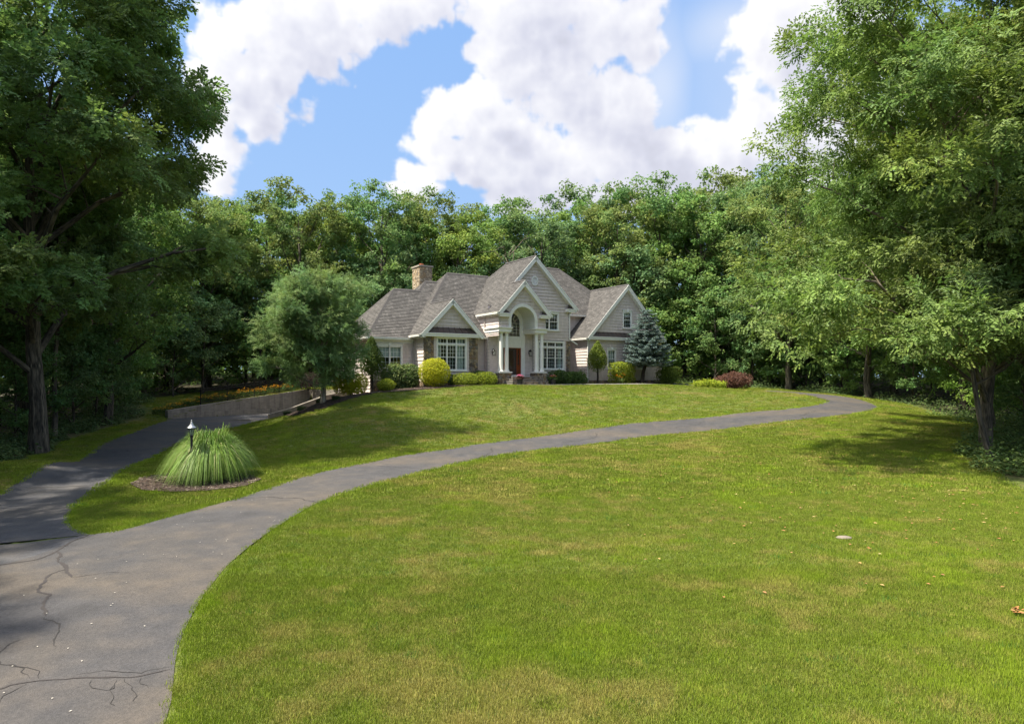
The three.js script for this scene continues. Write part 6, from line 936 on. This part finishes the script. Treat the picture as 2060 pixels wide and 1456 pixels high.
// ---- turf: tufts of mown grass ----
{
  const r = RNG(901), mk = (seed, n, rad, hgt, w) => { const q = RNG(seed), p = [], nn = []; for (let k = 0; k < n; k++) { const a = q() * 6.28, d = rad * Math.sqrt(q()), x = Math.cos(a) * d, z = Math.sin(a) * d, b = q() * 6.28, h = hgt * (0.5 + 0.7 * q()), lx = (q() - 0.5) * hgt * 1.1, lz = (q() - 0.5) * hgt * 1.1; p.push(x - Math.cos(b) * w, -0.012, z - Math.sin(b) * w, x + Math.cos(b) * w, -0.012, z + Math.sin(b) * w, x + lx, h, z + lz); } const g = new THREE.BufferGeometry(); g.setAttribute('position', new THREE.Float32BufferAttribute(p, 3)); g.computeVertexNormals(); return g; };
  const near = [mk(1, 46, 0.13, 0.042, 0.0042), mk(2, 46, 0.13, 0.038, 0.0045)], farT = [mk(3, 60, 0.24, 0.05, 0.009), mk(4, 60, 0.24, 0.045, 0.009)];
  const grassMat = new THREE.MeshPhysicalMaterial({ color: 0xffffff, roughness: 0.7, transmission: 0.3, thickness: 0, specularIntensity: 0.3, side: THREE.DoubleSide });
  const sets = [[], [], [], []];
  const add = (x, d, lod) => { sets[lod * 2 + (r() < 0.5 ? 0 : 1)].push([x, d]); };
  for (let d = 6; d < 70;) {
    const step = d < 13 ? 0.065 : d < 20 ? 0.085 : d < 30 ? 0.13 : d < 42 ? 0.19 : 0.25, half = Math.min(d * 0.735 + 3, 34); 
    for (let x = -half; x < half; x += step) { const px = x + (r() - 0.5) * step * 1.6, pd = d + (r() - 0.5) * step * 1.6; if (!inPoly(px, pd, LAWN)) continue; if ((px < -4 ? onDrive(px, pd) : inPoly(px, pd, armA.outline) || inPoly(px, pd, armA0.outline)) && !(pd > 12 && fbm(px * 2.5, pd * 2.5, 2) > 0.45 && [[0.035, 0], [-0.035, 0], [0, 0.035], [0, -0.035]].some(([a, b]) => !onDrive(px + a, pd + b)))) continue; if (pd < 16 && px < -2 && driveEdge(px, pd) < 0.045) continue; if (inBed(px, pd) || inPoly(px, pd, WALK) || (pd > 44 && inPoly(px, pd, FOOT))) continue; add(px, pd, d < 20 ? 0 : 1); }
    d += step;
  }
  const M = new THREE.Matrix4(), q = new THREE.Quaternion(), e = new THREE.Euler(), c = new THREE.Color();
  let total = 0;
  sets.forEach((S, i) => {
    const im = new THREE.InstancedMesh(i < 2 ? near[i] : farT[i - 2], grassMat, S.length); total += S.length;
    S.forEach(([x, d], k) => {
      e.set((r() - 0.5) * 0.3, r() * 6.28, (r() - 0.5) * 0.3); q.setFromEuler(e); const s = 0.8 + 0.5 * r(), edge = d < 46 && Math.abs(x) < 24 ? driveEdge(x, d) : 9;
      const weed = r() < 0.005, t = lawnTone(x, d), sh = (weed ? 1.5 : 1) * s * (1 + 0.5 * t.lush) * (edge < 0.15 ? 1.15 : 1); M.compose(V(x, H(x, -d) + 0.004, -d), q, V(s, sh, s)); im.setMatrixAt(k, M);
      const v = 0.76 + 0.5 * r(), dry = clamp(t.dry * 0.75 + (r() - 0.5) * 0.5 + (r() < 0.1 ? 0.55 : 0), 0, 1), lu = t.lush * (1 - dry * 0.5) + (edge < 0.5 ? (0.5 - edge) * 0.9 : 0);
      let R = lerp(0.185, 0.36, dry), G = lerp(0.25, 0.31, dry), B = lerp(0.02, 0.085, dry); R = lerp(R, 0.29, clamp(lu, 0, 1) * 0.7); G = lerp(G, 0.42, clamp(lu, 0, 1) * 0.7); B = lerp(B, 0.012, clamp(lu, 0, 1) * 0.7);
      if (weed) { R = 0.09; G = 0.2; B = 0.03; } im.setColorAt(k, c.setRGB(R * v, G * v, B * v));
    });
    im.name = 'turf' + (i ? '_00' + i : ''); im.userData = { kind: 'stuff', label: 'mown lawn grass with dry and lush patches', category: 'grass' }; im.castShadow = im.receiveShadow = true; scene.add(im);
  });
}
// fallen leaves, the flat stone and small litter
{
  const r = RNG(951), lb = new LB();
  for (let k = 0; k < 520; k++) { const d = 10 + 18 * Math.sqrt(r()), x = lerp(3, 16, Math.pow(r(), 0.7)) * (0.55 + 0.45 * d / 27), a = r() * 6.28; if (!inPoly(x, d, LAWN)) continue; lb.leaf(V(x, H(x, -d) + 0.06, -d), V(Math.cos(a), 0.15 * (r() - 0.5), Math.sin(a)).normalize(), V((r() - 0.5) * 0.5, 1, (r() - 0.5) * 0.5).normalize(), 0.05 + 0.06 * r(), 0.035 + 0.03 * r(), toneOf(r() < 0.3 ? [0.42, 0.3, 0.12] : [0.28, 0.13, 0.05], r)); }
  for (let k = 0; k < 60; k++) { const x = -8 + 4 * r() - r() * 2, d = 8 + 14 * r(); if (!onDrive(x, d)) continue; const a = r() * 6.28; lb.leaf(V(x, driveY(x, d) + 0.012, -d), V(Math.cos(a), 0, Math.sin(a)), V(0, 1, 0), 0.025 + 0.02 * r(), 0.02, [0.55, 0.5, 0.42]); }
  const m = shadows(new THREE.Mesh(lb.geo(), std(0xffffff, 0.9, { vertexColors: true, side: THREE.DoubleSide }))); m.name = 'fallen_leaves'; m.userData = { kind: 'stuff', label: 'small dry leaves scattered over the lawn and drive', category: 'leaves' }; scene.add(m);
  const t = thing('flat_stone', 7.1, H(7.1, -14.9), -14.9), g = new THREE.IcosahedronGeometry(0.2, 2), p = g.attributes.position; for (let i = 0; i < p.count; i++) { const n = 0.8 + 0.4 * fbm(p.getX(i) * 9 + 5, p.getZ(i) * 9 + 5, 2); p.setXYZ(i, p.getX(i) * 0.9 * n, p.getY(i) * 0.22 * n + 0.015, p.getZ(i) * 0.55 * n); } g.computeVertexNormals(); part('stone', g, std(lin(0.2, 0.165, 0.13), 0.95), t); tag(t, 'flat pale stone sunk in the open lawn', 'stone');
  const b = new LB(), r2 = RNG(77); for (let k = 0; k < 14; k++) { const a = r2() * 6.28; b.leaf(V((r2() - 0.5) * 0.12, 0.05 + 0.06 * r2(), (r2() - 0.5) * 0.1), V(Math.cos(a), 0.4 * r2(), Math.sin(a)).normalize(), V(r2() - 0.5, 0.9, r2() - 0.5).normalize(), 0.1, 0.06, toneOf([0.33, 0.15, 0.045], r2)); } const dx = 7.72, dd = 10.6, dl = thing('dead_oak_spray', dx, H(dx, -dd), -dd); part('leaves', b.geo(), std(0xffffff, 0.9, { vertexColors: true, side: THREE.DoubleSide }), dl); tag(dl, 'small spray of brown dead oak leaves lying on the lawn', 'leaves');
}
renderer.render(scene, camera);
